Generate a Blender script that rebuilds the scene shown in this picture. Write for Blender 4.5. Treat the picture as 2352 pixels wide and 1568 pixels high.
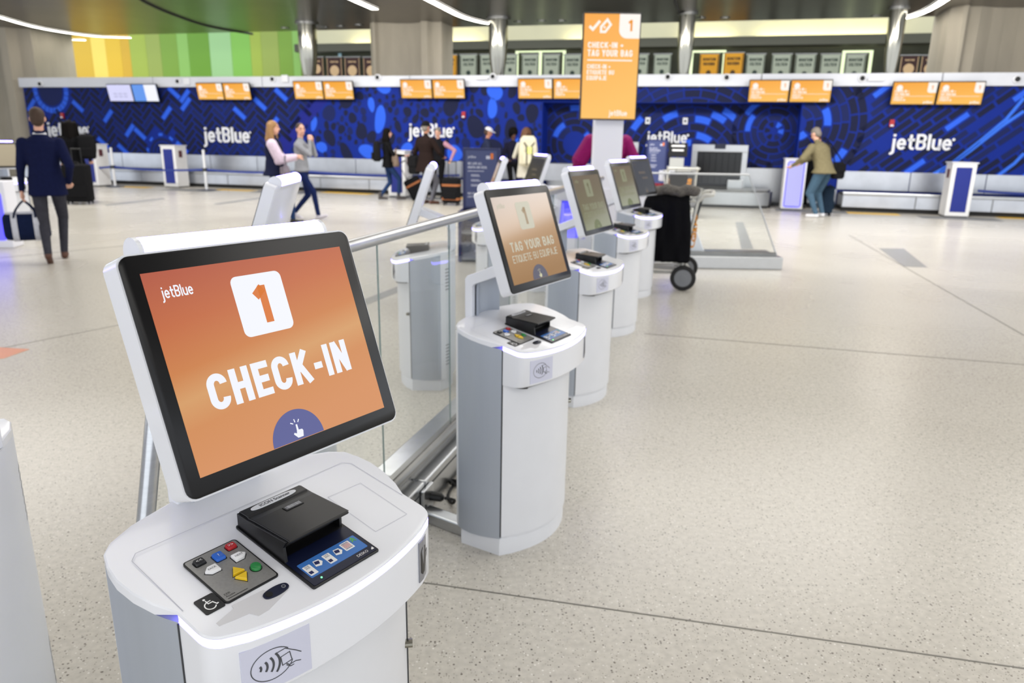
import bpy, bmesh, math, random
import numpy as np
from mathutils import Vector, Matrix
for o in list(bpy.data.objects): bpy.data.objects.remove(o)
scene = bpy.context.scene
COL = scene.collection
rnd = random.Random(7)

# ------------------------------------------------------------------ camera
FPX, PITCH, ROLL, CAMZ = 1692.17, .2696, .0165, 1.488
cp, sp, cr, sr = math.cos(PITCH), math.sin(PITCH), math.cos(ROLL), math.sin(ROLL)
_r0, _u0, _f = Vector((1, 0, 0)), Vector((0, sp, cp)), Vector((0, cp, -sp))
_right = cr*_r0 + sr*_u0
_up = cr*_u0 - sr*_r0
cam = bpy.data.cameras.new('camera'); camo = bpy.data.objects.new('camera', cam); COL.objects.link(camo)
M = Matrix((( _right.x, _up.x, -_f.x, 0), (_right.y, _up.y, -_f.y, 0), (_right.z, _up.z, -_f.z, CAMZ), (0, 0, 0, 1)))
camo.matrix_world = M
cam.sensor_width = 36; cam.sensor_fit = 'HORIZONTAL'; cam.lens = 36*FPX/2352
cam.clip_start = .05; cam.clip_end = 200
cam.dof.use_dof = True; cam.dof.focus_distance = 1.22; cam.dof.aperture_fstop = 5.4
scene.camera = camo

# ------------------------------------------------------------------ world, lights, exposure
w = bpy.data.worlds.new('daylight'); scene.world = w; w.use_nodes = True
w.node_tree.nodes['Background'].inputs[0].default_value = (.89, .935, 1, 1)
w.node_tree.nodes['Background'].inputs[1].default_value = 2.0
vs = scene.view_settings
vs.view_transform = 'Standard'; vs.look = 'None'; vs.exposure = 0.0; vs.gamma = 1; vs.use_curve_mapping = False

CEIL = 4.5; WA_ = -.26079
def area(name, loc, sx, sy, power, col=(1, .97, .92), rot=(0, 0, 0)):
    l = bpy.data.lights.new(name, 'AREA'); l.shape = 'RECTANGLE'; l.size = sx; l.size_y = sy
    l.energy = power; l.color = col
    o = bpy.data.objects.new(name, l); o.location = loc; o.rotation_euler = rot; COL.objects.link(o); return o
for i, (x, y) in enumerate([(-9, 11.5), (-3, 11), (3.5, 10), (9, 8.5), (-9, 4), (-3, 4), (3.2, 3.6), (9, 2), (-3, -3), (3, -3)]):
    area('ceiling_light_panel', (x, y, CEIL-.12), 5.0, 3.4, 125 if y < 8 else 225)  # unseen area lamps added under the ceiling for broad soft light
for x in (-10, -4, 2, 8):
    area('wall_fill_light', (x, 14.2-x*.25, CEIL-.12), 4.0, 1.0, 330, rot=(math.radians(24), 0, WA_))  # extra lamps out of view, added to brighten the blue wall

# ------------------------------------------------------------------ pixel rays of the survey: turn a sighting into a point on a known plane
def ray(u, v):
    a, b = (u-1176)/FPX, (v-784)/FPX
    x, y = cr*a+sr*b, -sr*a+cr*b
    return Vector((x, cp-y*sp, -sp-y*cp))
EYE = Vector((0, 0, CAMZ))
def floor_at(u, v, z=0.):
    d = ray(u, v); return EYE + d*((z-CAMZ)/d.z)
def plane_at(u, v, p, n):
    d = ray(u, v); return EYE + d*((p-EYE).dot(n)/d.dot(n))
WA = -.26079
WT = Vector((math.cos(WA), math.sin(WA), 0)); WN = Vector((math.sin(WA), -math.cos(WA), 0))
W0 = Vector((0, 18.546, 0))
def wall_at(u, v, off=-1.21):            # -> (s along wall, z)
    P = plane_at(u, v, W0+WN*off, WN); return (P-W0).dot(WT), P.z
def wp(s, off, z): return W0 + WT*s + WN*off + Vector((0, 0, z))
WROT = Matrix.Rotation(WA, 4, 'Z')       # local x along wall, -y towards hall
def wmat(s, off, z=0): return Matrix.Translation(wp(s, off, z)) @ WROT

# ------------------------------------------------------------------ materials
def lin(c):
    return tuple(((x/255/12.92) if x/255 <= .04045 else ((x/255+.055)/1.055)**2.4) for x in c)
MATS = {}
def mat(name, rgb, rough=.5, metal=0., emit=None, es=0., noise=0., nscale=30., bump=0., alpha=None, trans=0., coat=0., spec=.5, stretch=None):
    if name in MATS: return MATS[name]
    m = bpy.data.materials.new(name); m.use_nodes = True; nt = m.node_tree; b = nt.nodes['Principled BSDF']
    c = lin(rgb); b.inputs['Base Color'].default_value = (*c, 1)
    b.inputs['Roughness'].default_value = rough; b.inputs['Metallic'].default_value = metal
    b.inputs['Specular IOR Level'].default_value = spec
    if coat: b.inputs['Coat Weight'].default_value = coat; b.inputs['Coat Roughness'].default_value = .08
    if trans: b.inputs['Transmission Weight'].default_value = trans
    if emit: b.inputs['Emission Color'].default_value = (*lin(emit), 1); b.inputs['Emission Strength'].default_value = es
    if noise or bump:
        tc = nt.nodes.new('ShaderNodeTexCoord'); n = nt.nodes.new('ShaderNodeTexNoise'); n.inputs['Scale'].default_value = nscale
        n.inputs['Detail'].default_value = 4
        src = tc.outputs['Object']
        if stretch:
            mp = nt.nodes.new('ShaderNodeMapping'); mp.inputs['Scale'].default_value = stretch
            nt.links.new(src, mp.inputs[0]); src = mp.outputs[0]
        nt.links.new(src, n.inputs['Vector'])
        if noise:
            r = nt.nodes.new('ShaderNodeMapRange'); r.inputs[1].default_value = .3; r.inputs[2].default_value = .7
            r.inputs[3].default_value = 1-noise; r.inputs[4].default_value = 1+noise
            nt.links.new(n.outputs['Fac'], r.inputs[0])
            mx = nt.nodes.new('ShaderNodeVectorMath'); mx.operation = 'SCALE'; mx.inputs[0].default_value = c
            nt.links.new(r.outputs[0], mx.inputs['Scale']); nt.links.new(mx.outputs[0], b.inputs['Base Color'])
        if bump:
            bp = nt.nodes.new('ShaderNodeBump'); bp.inputs['Strength'].default_value = bump; bp.inputs['Distance'].default_value = .01
            nt.links.new(n.outputs['Fac'], bp.inputs['Height']); nt.links.new(bp.outputs[0], b.inputs['Normal'])
    MATS[name] = m; return m
def emis(name, rgb, s=1.):
    if name in MATS: return MATS[name]
    m = bpy.data.materials.new(name); m.use_nodes = True; nt = m.node_tree; b = nt.nodes['Principled BSDF']
    b.inputs['Base Color'].default_value = (.02, .02, .02, 1); b.inputs['Roughness'].default_value = .25
    b.inputs['Specular IOR Level'].default_value = .3
    b.inputs['Emission Color'].default_value = (*lin(rgb), 1); b.inputs['Emission Strength'].default_value = s
    MATS[name] = m; return m
def glassmat(name, tint=(.97, .985, .98), refl=.06):
    m = bpy.data.materials.new(name); m.use_nodes = True; nt = m.node_tree; nt.nodes.clear()
    o = nt.nodes.new('ShaderNodeOutputMaterial'); t = nt.nodes.new('ShaderNodeBsdfTransparent'); t.inputs[0].default_value = (*tint, 1)
    g = nt.nodes.new('ShaderNodeBsdfGlossy'); g.inputs['Roughness'].default_value = .02
    f = nt.nodes.new('ShaderNodeFresnel'); f.inputs[0].default_value = 1.45
    mx = nt.nodes.new('ShaderNodeMixShader')
    ge = nt.nodes.new('ShaderNodeNewGeometry'); iv = nt.nodes.new('ShaderNodeMath'); iv.operation = 'SUBTRACT'; iv.inputs[0].default_value = 1; nt.links.new(ge.outputs['Backfacing'], iv.inputs[1])
    fm = nt.nodes.new('ShaderNodeMath'); fm.operation = 'MULTIPLY'; nt.links.new(f.outputs[0], fm.inputs[0]); nt.links.new(iv.outputs[0], fm.inputs[1])
    nt.links.new(fm.outputs[0], mx.inputs[0]); nt.links.new(t.outputs[0], mx.inputs[1]); nt.links.new(g.outputs[0], mx.inputs[2])
    nt.links.new(mx.outputs[0], o.inputs[0]); MATS[name] = m; return m
def display_grad(name, stops, strength=1., tilt=.25, gloss=.15):
    """a lit screen: emission ramp down the picture (generated coordinates, y up)"""
    m = bpy.data.materials.new(name); m.use_nodes = True; nt = m.node_tree; b = nt.nodes['Principled BSDF']
    b.inputs['Base Color'].default_value = (.015, .015, .015, 1); b.inputs['Roughness'].default_value = gloss
    tc = nt.nodes.new('ShaderNodeTexCoord'); sx = nt.nodes.new('ShaderNodeSeparateXYZ'); nt.links.new(tc.outputs['Generated'], sx.inputs[0])
    mm = nt.nodes.new('ShaderNodeMath'); mm.operation = 'MULTIPLY_ADD'; mm.inputs[1].default_value = -tilt
    nt.links.new(sx.outputs['X'], mm.inputs[0]); nt.links.new(sx.outputs['Z'], mm.inputs[2])
    rp = nt.nodes.new('ShaderNodeValToRGB'); cr_ = rp.color_ramp
    while len(cr_.elements) < len(stops): cr_.elements.new(.5)
    for e, (p, c) in zip(cr_.elements, stops): e.position = p; e.color = (*lin(c), 1)
    nt.links.new(mm.outputs[0], rp.inputs[0]); nt.links.new(rp.outputs[0], b.inputs['Emission Color'])
    b.inputs['Emission Strength'].default_value = strength
    MATS[name] = m; return m

WHITE = mat('white_powder_coat', (226, 228, 233), .38, noise=.015, nscale=8)
WHITE2 = mat('white_gloss_plastic', (232, 234, 240), .22, coat=.2)
GREY = mat('silver_grey_panel', (172, 179, 190), .42, .35, noise=.012, nscale=60, stretch=(1, 1, .05))
BLACKP = mat('black_plastic', (13, 13, 15), .38, noise=.05, nscale=40)
BLACKG = mat('black_glass', (12, 12, 15), .3, spec=.35)
NAVY = mat('navy_plastic', (16, 22, 48), .3)
STEEL = mat('brushed_stainless', (190, 192, 194), .28, 1., noise=.06, nscale=14, stretch=(1, 1, 12))
STEELD = mat('dark_stainless', (140, 140, 138), .35, 1., noise=.1, nscale=6)
CHROME = mat('polished_chrome', (150, 148, 138), .12, 1.)
RUBBER = mat('black_rubber', (24, 24, 25), .7, noise=.1, nscale=20)
DARKGREY = mat('dark_grey_plastic', (52, 54, 58), .5)
MIDGREY = mat('mid_grey_plastic', (120, 123, 128), .5)
LED = emis('blue_white_led', (128, 116, 255), 13.)
LEDS = emis('deck_led', (134, 124, 255), 8.)
LITBLUE = emis('blue_lit_panel', (84, 80, 255), 1.8)
LITPALE = emis('pale_blue_lit_panel', (196, 194, 255), .95)
GLASS = glassmat('clear_glass')
BLUEPAINT = mat('royal_blue_panel', (8, 32, 128), .4)
INK = mat('grey_ink', (70, 72, 78), .6)
INKB = mat('black_ink', (14, 14, 16), .6)
INKW = mat('white_ink', (235, 235, 235), .6)
TXTW = emis('screen_white', (240, 242, 250), 1.0)
TXTO = emis('screen_orange_text', (214, 116, 44), 1.0)
SCRBLUE = emis('screen_slate_blue', (88, 92, 148), 1.0)

# ------------------------------------------------------------------ mesh helpers
class MB:
    def __init__(s): s.v = []; s.f = []; s.m = []
    def add(s, vs_, fs, mi=0):
        n = len(s.v); s.v += [tuple(p) for p in vs_]; s.f += [tuple(i+n for i in f) for f in fs]; s.m += [mi]*len(fs)
        return s
    def box(s, x0, x1, y0, y1, z0, z1, mi=0):
        return s.add([(x0, y0, z0), (x1, y0, z0), (x1, y1, z0), (x0, y1, z0), (x0, y0, z1), (x1, y0, z1), (x1, y1, z1), (x0, y1, z1)],
                     [(3, 2, 1, 0), (4, 5, 6, 7), (0, 1, 5, 4), (1, 2, 6, 5), (2, 3, 7, 6), (3, 0, 4, 7)], mi)
    def poly(s, pts, mi=0): return s.add(pts, [tuple(range(len(pts)))], mi)
    def loft(s, rings, mi=0, cap=True, closed=True):
        n = len(rings[0]); vs_ = [p for r in rings for p in r]; fs = []
        for i in range(len(rings)-1):
            for j in range(n if closed else n-1):
                k = (j+1) % n
                fs.append((i*n+j, i*n+k, (i+1)*n+k, (i+1)*n+j))
        if cap and closed: fs += [tuple(reversed(range(n))), tuple(range((len(rings)-1)*n, len(rings)*n))]
        return s.add(vs_, fs, mi)
    def prism(s, pts2, z0, z1, mi=0):
        return s.loft([[(x, y, z0) for x, y in pts2], [(x, y, z1) for x, y in pts2]], mi)
    def tube(s, path, r, n=8, mi=0, cap=True, close=False):
        P = [Vector(p) for p in path]; rr = r if isinstance(r, (list, tuple)) else [r]*len(P); rings = []
        up = None
        for i, p in enumerate(P):
            if close: t = P[(i+1) % len(P)]-P[i-1]
            else: t = P[min(i+1, len(P)-1)]-P[max(i-1, 0)]
            t.normalize()
            if up is None:
                up = Vector((0, 0, 1)) if abs(t.z) < .9 else Vector((1, 0, 0))
            a = t.cross(up); 
            if a.length < 1e-4: a = t.orthogonal()
            a.normalize(); b = a.cross(t); up = b
            rings.append([p+(a*math.cos(k*2*math.pi/n)+b*math.sin(k*2*math.pi/n))*rr[i] for k in range(n)])
        if close: rings.append(rings[0])
        return s.loft(rings, mi, cap and not close)
    def lathe(s, prof, n=24, mi=0, c=(0, 0)):
        return s.loft([[(c[0]+r*math.cos(k*2*math.pi/n), c[1]+r*math.sin(k*2*math.pi/n), z) for k in range(n)] for r, z in prof], mi)
    def xf(s, Mx, start=0):
        s.v = s.v[:start]+[tuple(Mx @ Vector(p)) for p in s.v[start:]]; return s
    def mesh(s, name, mats, smooth=None):
        me = bpy.data.meshes.new(name); me.from_pydata(s.v, [], s.f); me.update()
        for m in (mats if isinstance(mats, (list, tuple)) else [mats]): me.materials.append(m)
        if any(s.m): me.polygons.foreach_set('material_index', s.m)
        bm = bmesh.new(); bm.from_mesh(me); bmesh.ops.remove_doubles(bm, verts=bm.verts, dist=1e-6)
        try: bmesh.ops.recalc_face_normals(bm, faces=bm.faces)
        except Exception: pass
        bm.to_mesh(me); bm.free()
        if smooth:
            me.polygons.foreach_set('use_smooth', [True]*len(me.polygons))
            try: me.set_sharp_from_angle(angle=math.radians(smooth))
            except Exception: pass
        return me
    def obj(s, name, mats, parent=None, smooth=None, bevel=0, flatn=False):
        o = bpy.data.objects.new(name, s.mesh(name, mats, smooth)); COL.objects.link(o)
        if parent: o.parent = parent
        if bevel:
            b = o.modifiers.new('bevel', 'BEVEL'); b.width = bevel; b.segments = 2; b.limit_method = 'ANGLE'; b.angle_limit = math.radians(40)
        return o
def tag(o, label, cat, group=None, kind=None):
    if label: o['label'] = label
    if cat: o['category'] = cat
    if group: o['group'] = group
    if kind: o['kind'] = kind
    return o
def empty(name, mx, label=None, cat=None, group=None):
    o = bpy.data.objects.new(name, None); o.empty_display_size = .1; COL.objects.link(o)
    o.matrix_world = mx if isinstance(mx, Matrix) else Matrix.Translation(Vector(mx))
    return tag(o, label, cat, group)
def struct(o): o['kind'] = 'structure'; return o
def place(loc, rz=0): return Matrix.Translation(Vector(loc)) @ Matrix.Rotation(rz, 4, 'Z')
def copy_tree(o, parent=None):
    c = o.copy(); COL.objects.link(c)
    if parent: c.parent = parent; c.matrix_parent_inverse = o.matrix_parent_inverse.copy()
    for ch in o.children: copy_tree(ch, c)
    return c
def rrect(x0, x1, y0, y1, r, n=5):
    pts = []
    for cx, cy, a0 in ((x1-r, y1-r, 0), (x0+r, y1-r, 90), (x0+r, y0+r, 180), (x1-r, y0+r, 270)):
        for k in range(n+1):
            a = math.radians(a0+90*k/n); pts.append((cx+r*math.cos(a), cy+r*math.sin(a)))
    return pts
def circ(cx, cy, rx, ry=None, n=24, a0=0, a1=360):
    ry = ry or rx; full = abs(a1-a0) >= 360
    return [(cx+rx*math.cos(math.radians(a0+(a1-a0)*k/(n if full else n-1))), cy+ry*math.sin(math.radians(a0+(a1-a0)*k/(n if full else n-1)))) for k in range(n)]

# ------------------------------------------------------------------ stroke lettering (flat print / cut letters)
def _arc(cx, cy, rx, ry, a0, a1, n=9):
    return [(cx+rx*math.cos(math.radians(a0+(a1-a0)*k/n)), cy+ry*math.sin(math.radians(a0+(a1-a0)*k/n))) for k in range(n+1)]
def glyph(ch, w):
    h = w/2; L, B, T = h, h, 1-h; W = .56; R = W-h; r = min(.24, (R-L)/2); rr = r*1.15
    def bowl(x0, x1, y0, y1, q): return _arc(x1-q, y1-q, q, q, 90, 0)+_arc(x1-q, y0+q, q, q, 0, -90)
    G = {
     'C': ([_arc(R-r, T-rr, r, rr, 0, 90)+_arc(L+r, T-rr, r, rr, 90, 180)+_arc(L+r, B+rr, r, rr, 180, 270)+_arc(R-r, B+rr, r, rr, 270, 360)], W),
     'O': ([_arc(R-r, T-rr, r, rr, 0, 90)+_arc(L+r, T-rr, r, rr, 90, 180)+_arc(L+r, B+rr, r, rr, 180, 270)+_arc(R-r, B+rr, r, rr, 270, 360)+[(R, T-rr)]], W),
     'G': ([_arc(R-r, T-rr, r, rr, 0, 90)+_arc(L+r, T-rr, r, rr, 90, 180)+_arc(L+r, B+rr, r, rr, 180, 270)+_arc(R-r, B+rr, r, rr, 270, 360)+[(R, .46), (.5*W, .46)]], W),
     'H': ([[(L, 0), (L, 1)], [(R, 0), (R, 1)], [(L, .5), (R, .5)]], W),
     'E': ([[(.5, T), (L, T), (L, B), (.5, B)], [(L, .5), (.46, .5)]], .5),
     'F': ([[(.5, T), (L, T), (L, 0)], [(L, .5), (.44, .5)]], .5),
     'L': ([[(L, 1), (L, B), (.48, B)]], .48),
     'K': ([[(L, 0), (L, 1)], [(R+.02, 1), (L+.02, .42)], [(L+.14, .55), (R+.04, 0)]], W+.02),
     '-': ([[(.03, .42), (.31, .42)]], .34), 'I': ([[(L, 0), (L, 1)]], w),
     'N': ([[(L, 0), (L, 1)], [(L, 1-.02), (R, .02)], [(R, 0), (R, 1)]], W),
     'M': ([[(L, 0), (L, 1)], [(L, .98), (.36, .3), (.72-h, .98)], [(.72-h, 0), (.72-h, 1)]], .72),
     'T': ([[(0, T), (.52, T)], [(.26, T), (.26, 0)]], .52),
     'A': ([[(h*.8, 0), (.3, 1-.02)], [(.3, 1-.02), (.6-h*.8, 0)], [(.12, .27), (.48, .27)]], .6),
     'V': ([[(h*.8, 1), (.29, .02)], [(.29, .02), (.58-h*.8, 1)]], .58),
     'W': ([[(h*.7, 1), (.22, .02)], [(.22, .02), (.4, .95)], [(.4, .95), (.58, .02)], [(.58, .02), (.8-h*.7, 1)]], .8),
     'Y': ([[(h*.8, 1), (.28, .42)], [(.56-h*.8, 1), (.28, .42)], [(.28, .45), (.28, 0)]], .56),
     'U': ([[(L, 1)]+_arc(L+r, B+rr, r, rr, 180, 270)+_arc(R-r, B+rr, r, rr, 270, 360)+[(R, 1)]], W),
     'R': ([[(L, 0), (L, T), (R-.2, T)]+bowl(L, R, .46, T, .2)+[(L, .46)], [(R-.2, .46), (R+.02, 0)]], W+.02),
     'P': ([[(L, 0), (L, T), (R-.2, T)]+bowl(L, R, .44, T, .2)+[(L, .44)]], W),
     'B': ([[(L, B), (L, T), (R-.2, T)]+bowl(L, R, .52, T, .19)+[(L, .52)], [(R-.2, .52)]+bowl(L, R, B, .52, .2)+[(L, B)]], W),
     'D': ([[(L, B), (L, T), (R-r, T)]+bowl(L, R, B, T, r)+[(L, B)]], W),
     'S': ([_arc(R-.19, T-.19, .19, .19, 0, 90)+_arc(L+.19, T-.21, .19, .21, 90, 180)+_arc(L+.19, .5+.02, .19, .19, 180, 225, 4)+_arc(R-.19, .46, .19, .19, 45, 0, 4)+_arc(R-.19, B+.21, .19, .21, 0, -90)+_arc(L+.19, B+.19, .19, .19, 270, 180)], W),
     'Q': ([_arc(R-r, T-rr, r, rr, 0, 90)+_arc(L+r, T-rr, r, rr, 90, 180)+_arc(L+r, B+rr, r, rr, 180, 270)+_arc(R-r, B+rr, r, rr, 270, 360)+[(R, T-rr)], [(.32, .26), (W, 0)]], W),
     'J': ([[(R, 1)]+_arc(R-.2, B+.2, .2, .2, 0, -90)+_arc(L+.18, B+.2, .18, .2, 270, 190)], .5),
     'Z': ([[(0, T), (R, T), (L, B), (W, B)]], W), '+': ([[(.02, .44), (.46, .44)], [(.24, .22), (.24, .66)]], .48),
     '1': ([[(.28, 0), (.28, 1-.01)], [(.30, .93), (.03, .72)]], .4), ' ': ([], .26),
     '.': ([[(0, h), (w, h)]], w),
     # lower case of the airline wordmark, x height .7
     'j': ([[(.2, .7)]+_arc(.2-.16, -.12, .16, .14, 0, -100)], .3), 'ĵ': ([[(.2-h, .9), (.2+h, .9)]], .0),
     'e': ([[(L, .36), (.52-h, .36)]+_arc(.26, .36, .26-h, .35-h, 0, 90)+_arc(.26, .36, .26-h, .35-h, 90, 180)+_arc(.26, .36, .26-h, .36-h, 180, 270)+_arc(.27, .36, .22, .36-h, 270, 320, 4)], .54),
     't': ([[(.16, .95)]+_arc(.16+.14, B+.16, .14, .16, 180, 270)+[(.38, B)], [(0, .7-h), (.38, .7-h)]], .4),
     'l': ([[(h+.02, 1), (h+.02, 0)]], w+.04),
     'u': ([[(L, .7)]+_arc(L+.17, B+.19, .17, .19, 180, 270)+_arc(.5-h-.17, B+.19, .17, .19, 270, 360)+[(.5-h, .7)], [(.5-h, .3), (.5-h, 0)]], .5),
    }
    return G.get(ch, ([], .4))
def stroke_poly(pl, w):
    """thick polyline -> quads with mitred joins"""
    P = [Vector((p[0], p[1])) for p in pl]; Q = [P[0]]
    for p in P[1:]:
        if (p-Q[-1]).length > 1e-4: Q.append(p)
    P = Q
    if len(P) < 2: return [], []
    L, R = [], []
    for i in range(len(P)):
        d0 = (P[i]-P[i-1]).normalized() if i > 0 else None
        d1 = (P[i+1]-P[i]).normalized() if i < len(P)-1 else None
        d0 = d0 or d1; d1 = d1 or d0
        n0 = Vector((-d0.y, d0.x)); n1 = Vector((-d1.y, d1.x)); n = n0+n1
        if n.length < .3: n = n0
        n.normalize(); k = w/2/max(.5, n.dot(n0))
        L.append(P[i]+n*k); R.append(P[i]-n*k)
    vs_ = L+R; m = len(P)
    return [(p.x, p.y) for p in vs_], [(i, i+1, m+i+1, m+i) for i in range(m-1)]
def text2d(s, height, w=.16, xs=1., track=.1, align='l'):
    """-> list of (verts2d, faces), total width; origin at baseline left"""
    out = []; x = 0
    for ch in s:
        pls, adv = glyph(ch, w)
        if ch == 'j': pls = pls+glyph('ĵ', w)[0]
        for pl in pls:
            vs_, fs = stroke_poly(pl, w)
            out.append(([((x+a)*height*xs, b*height) for a, b in vs_], fs))
        x += adv+track
    W = (x-track)*height*xs
    off = {'l': 0, 'c': -W/2, 'r': -W}[align]
    return [([(a+off, b) for a, b in vs_], fs) for vs_, fs in out], W
def put_text(mb, s, height, fn, w=.16, xs=1., track=.1, align='l', mi=0, depth=0., fit=None):
    """fn(a,b,d) maps text plane to 3d; depth>0 makes cut-out letters"""
    T, W = text2d(s, height, w, xs, track, align)
    if fit: xs = xs*fit/W; T, W = text2d(s, height, w, xs, track, align)
    for vs_, fs in T:
        n = len(vs_)
        if depth:
            m = n//2; ring = list(range(m))+list(range(n-1, m-1, -1))
            V = [fn(a, b, 0) for a, b in vs_]+[fn(a, b, depth) for a, b in vs_]
            F = [tuple(i+n for i in f) for f in fs]
            F += [(ring[i], ring[(i+1) % n], ring[(i+1) % n]+n, ring[i]+n) for i in range(n)]
            mb.add(V, F, mi)
        else: mb.add([fn(a, b, 0) for a, b in vs_], fs, mi)
    return W
def font_text(mb, s, size, fn, align='CENTER', mi=0, bold=0., xs=1.):
    cu = bpy.data.curves.new('t', 'FONT'); cu.body = s; cu.size = size; cu.align_x = align; cu.align_y = 'CENTER'; cu.offset = bold; cu.resolution_u = 3
    ob = bpy.data.objects.new('t', cu); COL.objects.link(ob)
    dg = bpy.context.evaluated_depsgraph_get(); me = bpy.data.meshes.new_from_object(ob.evaluated_get(dg))
    mb.add([fn(v.co.x*xs, v.co.y, 0) for v in me.vertices], [tuple(p.vertices) for p in me.polygons], mi)
    bpy.data.objects.remove(ob); bpy.data.curves.remove(cu); bpy.data.meshes.remove(me)
# ================================================================== SETTING
def terrazzo():
    m = bpy.data.materials.new('terrazzo'); m.use_nodes = True; nt = m.node_tree; b = nt.nodes['Principled BSDF']; N = nt.nodes.new; Lk = nt.links.new
    tc = N('ShaderNodeTexCoord')
    base = N('ShaderNodeTexNoise'); base.inputs['Scale'].default_value = .35; base.inputs['Detail'].default_value = 3; Lk(tc.outputs['Object'], base.inputs['Vector'])
    fine = N('ShaderNodeTexNoise'); fine.inputs['Scale'].default_value = 45; fine.inputs['Detail'].default_value = 5; Lk(tc.outputs['Object'], fine.inputs['Vector'])
    rb = N('ShaderNodeValToRGB'); rb.color_ramp.elements[0].color = (*lin((190, 185, 175)), 1); rb.color_ramp.elements[1].color = (*lin((206, 202, 193)), 1)
    rb.color_ramp.elements[0].position = .3; rb.color_ramp.elements[1].position = .7
    Lk(base.outputs['Fac'], rb.inputs[0])
    rf = N('ShaderNodeMapRange'); rf.inputs[1].default_value = .3; rf.inputs[2].default_value = .7; rf.inputs[3].default_value = .88; rf.inputs[4].default_value = 1.08
    Lk(fine.outputs['Fac'], rf.inputs[0])
    sc = N('ShaderNodeVectorMath'); sc.operation = 'SCALE'; Lk(rb.outputs[0], sc.inputs[0]); Lk(rf.outputs[0], sc.inputs['Scale'])
    last = sc.outputs[0]
    for scale, chance, size, c0, c1 in ((78, .80, .27, (98, 92, 86), (150, 143, 134)), (95, .86, .28, (216, 213, 206), (230, 227, 221)), (140, .80, .32, (124, 116, 106), (172, 165, 155))):
        v = N('ShaderNodeTexVoronoi'); v.inputs['Scale'].default_value = scale; v.inputs['Randomness'].default_value = 1; Lk(tc.outputs['Object'], v.inputs['Vector'])
        s = N('ShaderNodeSeparateColor'); Lk(v.outputs['Color'], s.inputs[0])
        g = N('ShaderNodeMath'); g.operation = 'GREATER_THAN'; g.inputs[1].default_value = chance; Lk(s.outputs[0], g.inputs[0])
        d = N('ShaderNodeMath'); d.operation = 'LESS_THAN'; d.inputs[1].default_value = size; Lk(v.outputs['Distance'], d.inputs[0])
        mu = N('ShaderNodeMath'); mu.operation = 'MULTIPLY'; Lk(g.outputs[0], mu.inputs[0]); Lk(d.outputs[0], mu.inputs[1])
        cc = N('ShaderNodeMix'); cc.data_type = 'RGBA'; cc.inputs['A'].default_value = (*lin(c0), 1); cc.inputs['B'].default_value = (*lin(c1), 1); Lk(s.outputs[1], cc.inputs['Factor'])
        mx = N('ShaderNodeMix'); mx.data_type = 'RGBA'; Lk(mu.outputs[0], mx.inputs['Factor']); Lk(last, mx.inputs['A']); Lk(cc.outputs['Result'], mx.inputs['B'])
        last = mx.outputs['Result']
    Lk(last, b.inputs['Base Color'])
    rr = N('ShaderNodeMapRange'); rr.inputs[3].default_value = .2; rr.inputs[4].default_value = .34; Lk(base.outputs['Fac'], rr.inputs[0]); Lk(rr.outputs[0], b.inputs['Roughness'])
    b.inputs['Specular IOR Level'].default_value = .45
    return m
TERR = terrazzo()
struct(MB().add([(-26, -8, 0), (24, -8, 0), (24, 34, 0), (-26, 34, 0), (-26, -8, -.1), (24, -8, -.1), (24, 34, -.1), (-26, 34, -.1)],
                [(0, 1, 2, 3), (4, 5, 1, 0), (5, 6, 2, 1), (6, 7, 3, 2), (7, 4, 0, 3)]).obj('floor', TERR))
JOINT = mat('zinc_joint', (120, 118, 112), .4, .4)
INLAYG = mat('grey_terrazzo_inlay', (150, 150, 147), .25, noise=.08, nscale=60)
INLAYO = mat('orange_floor_patch', (214, 142, 100), .3, noise=.05, nscale=40)
def strip(name, pts, m, z=.002):
    V = [Vector((p.x, p.y, z)) for p in pts]; n = len(V)
    struct(MB().add(V+[Vector((p.x, p.y, -.005)) for p in V], [tuple(range(n))]+[(i, i+n, (i+1) % n+n, (i+1) % n) for i in range(n)]).obj(name, m))
def line(name, a, b, wd, m=JOINT, z=.0015):
    d = (b-a).normalized(); n = Vector((-d.y, d.x, 0))*wd/2
    strip(name, [a+n, a-n, b-n, b+n], m, z)
F = floor_at
strip('trim_1', [F(2018, 570), F(2076, 571), F(2130, 614), F(2076, 612)], INLAYG)
strip('trim_2', [F(1689, 510), F(1707, 510), F(1731, 572), F(1703, 572)], INLAYG)
strip('trim_3', [F(835, 703), F(835, 688), F(918, 656), F(918, 670)], INLAYG)
strip('trim_4', [F(-30, 796), F(68, 802), F(8, 823), F(-60, 826)], INLAYO)
strip('trim_5', [F(490, 468), F(500, 470), F(610, 455), F(600, 453)], INLAYG)
strip('trim_6', [F(240, 470), F(246, 473), F(380, 457), F(374, 455)], INLAYG)
for i, (a, b, wd) in enumerate([((960, 1336), (2360, 1536), .005), ((1480, 766), (2360, 838), .012), ((1950, 540), (2352, 770), .012), ((0, 592), (330, 560), .02), ((0, 800), (330, 735), .008)]):
    line('trim_%d' % (7+i), F(*a), F(*b), wd)

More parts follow.
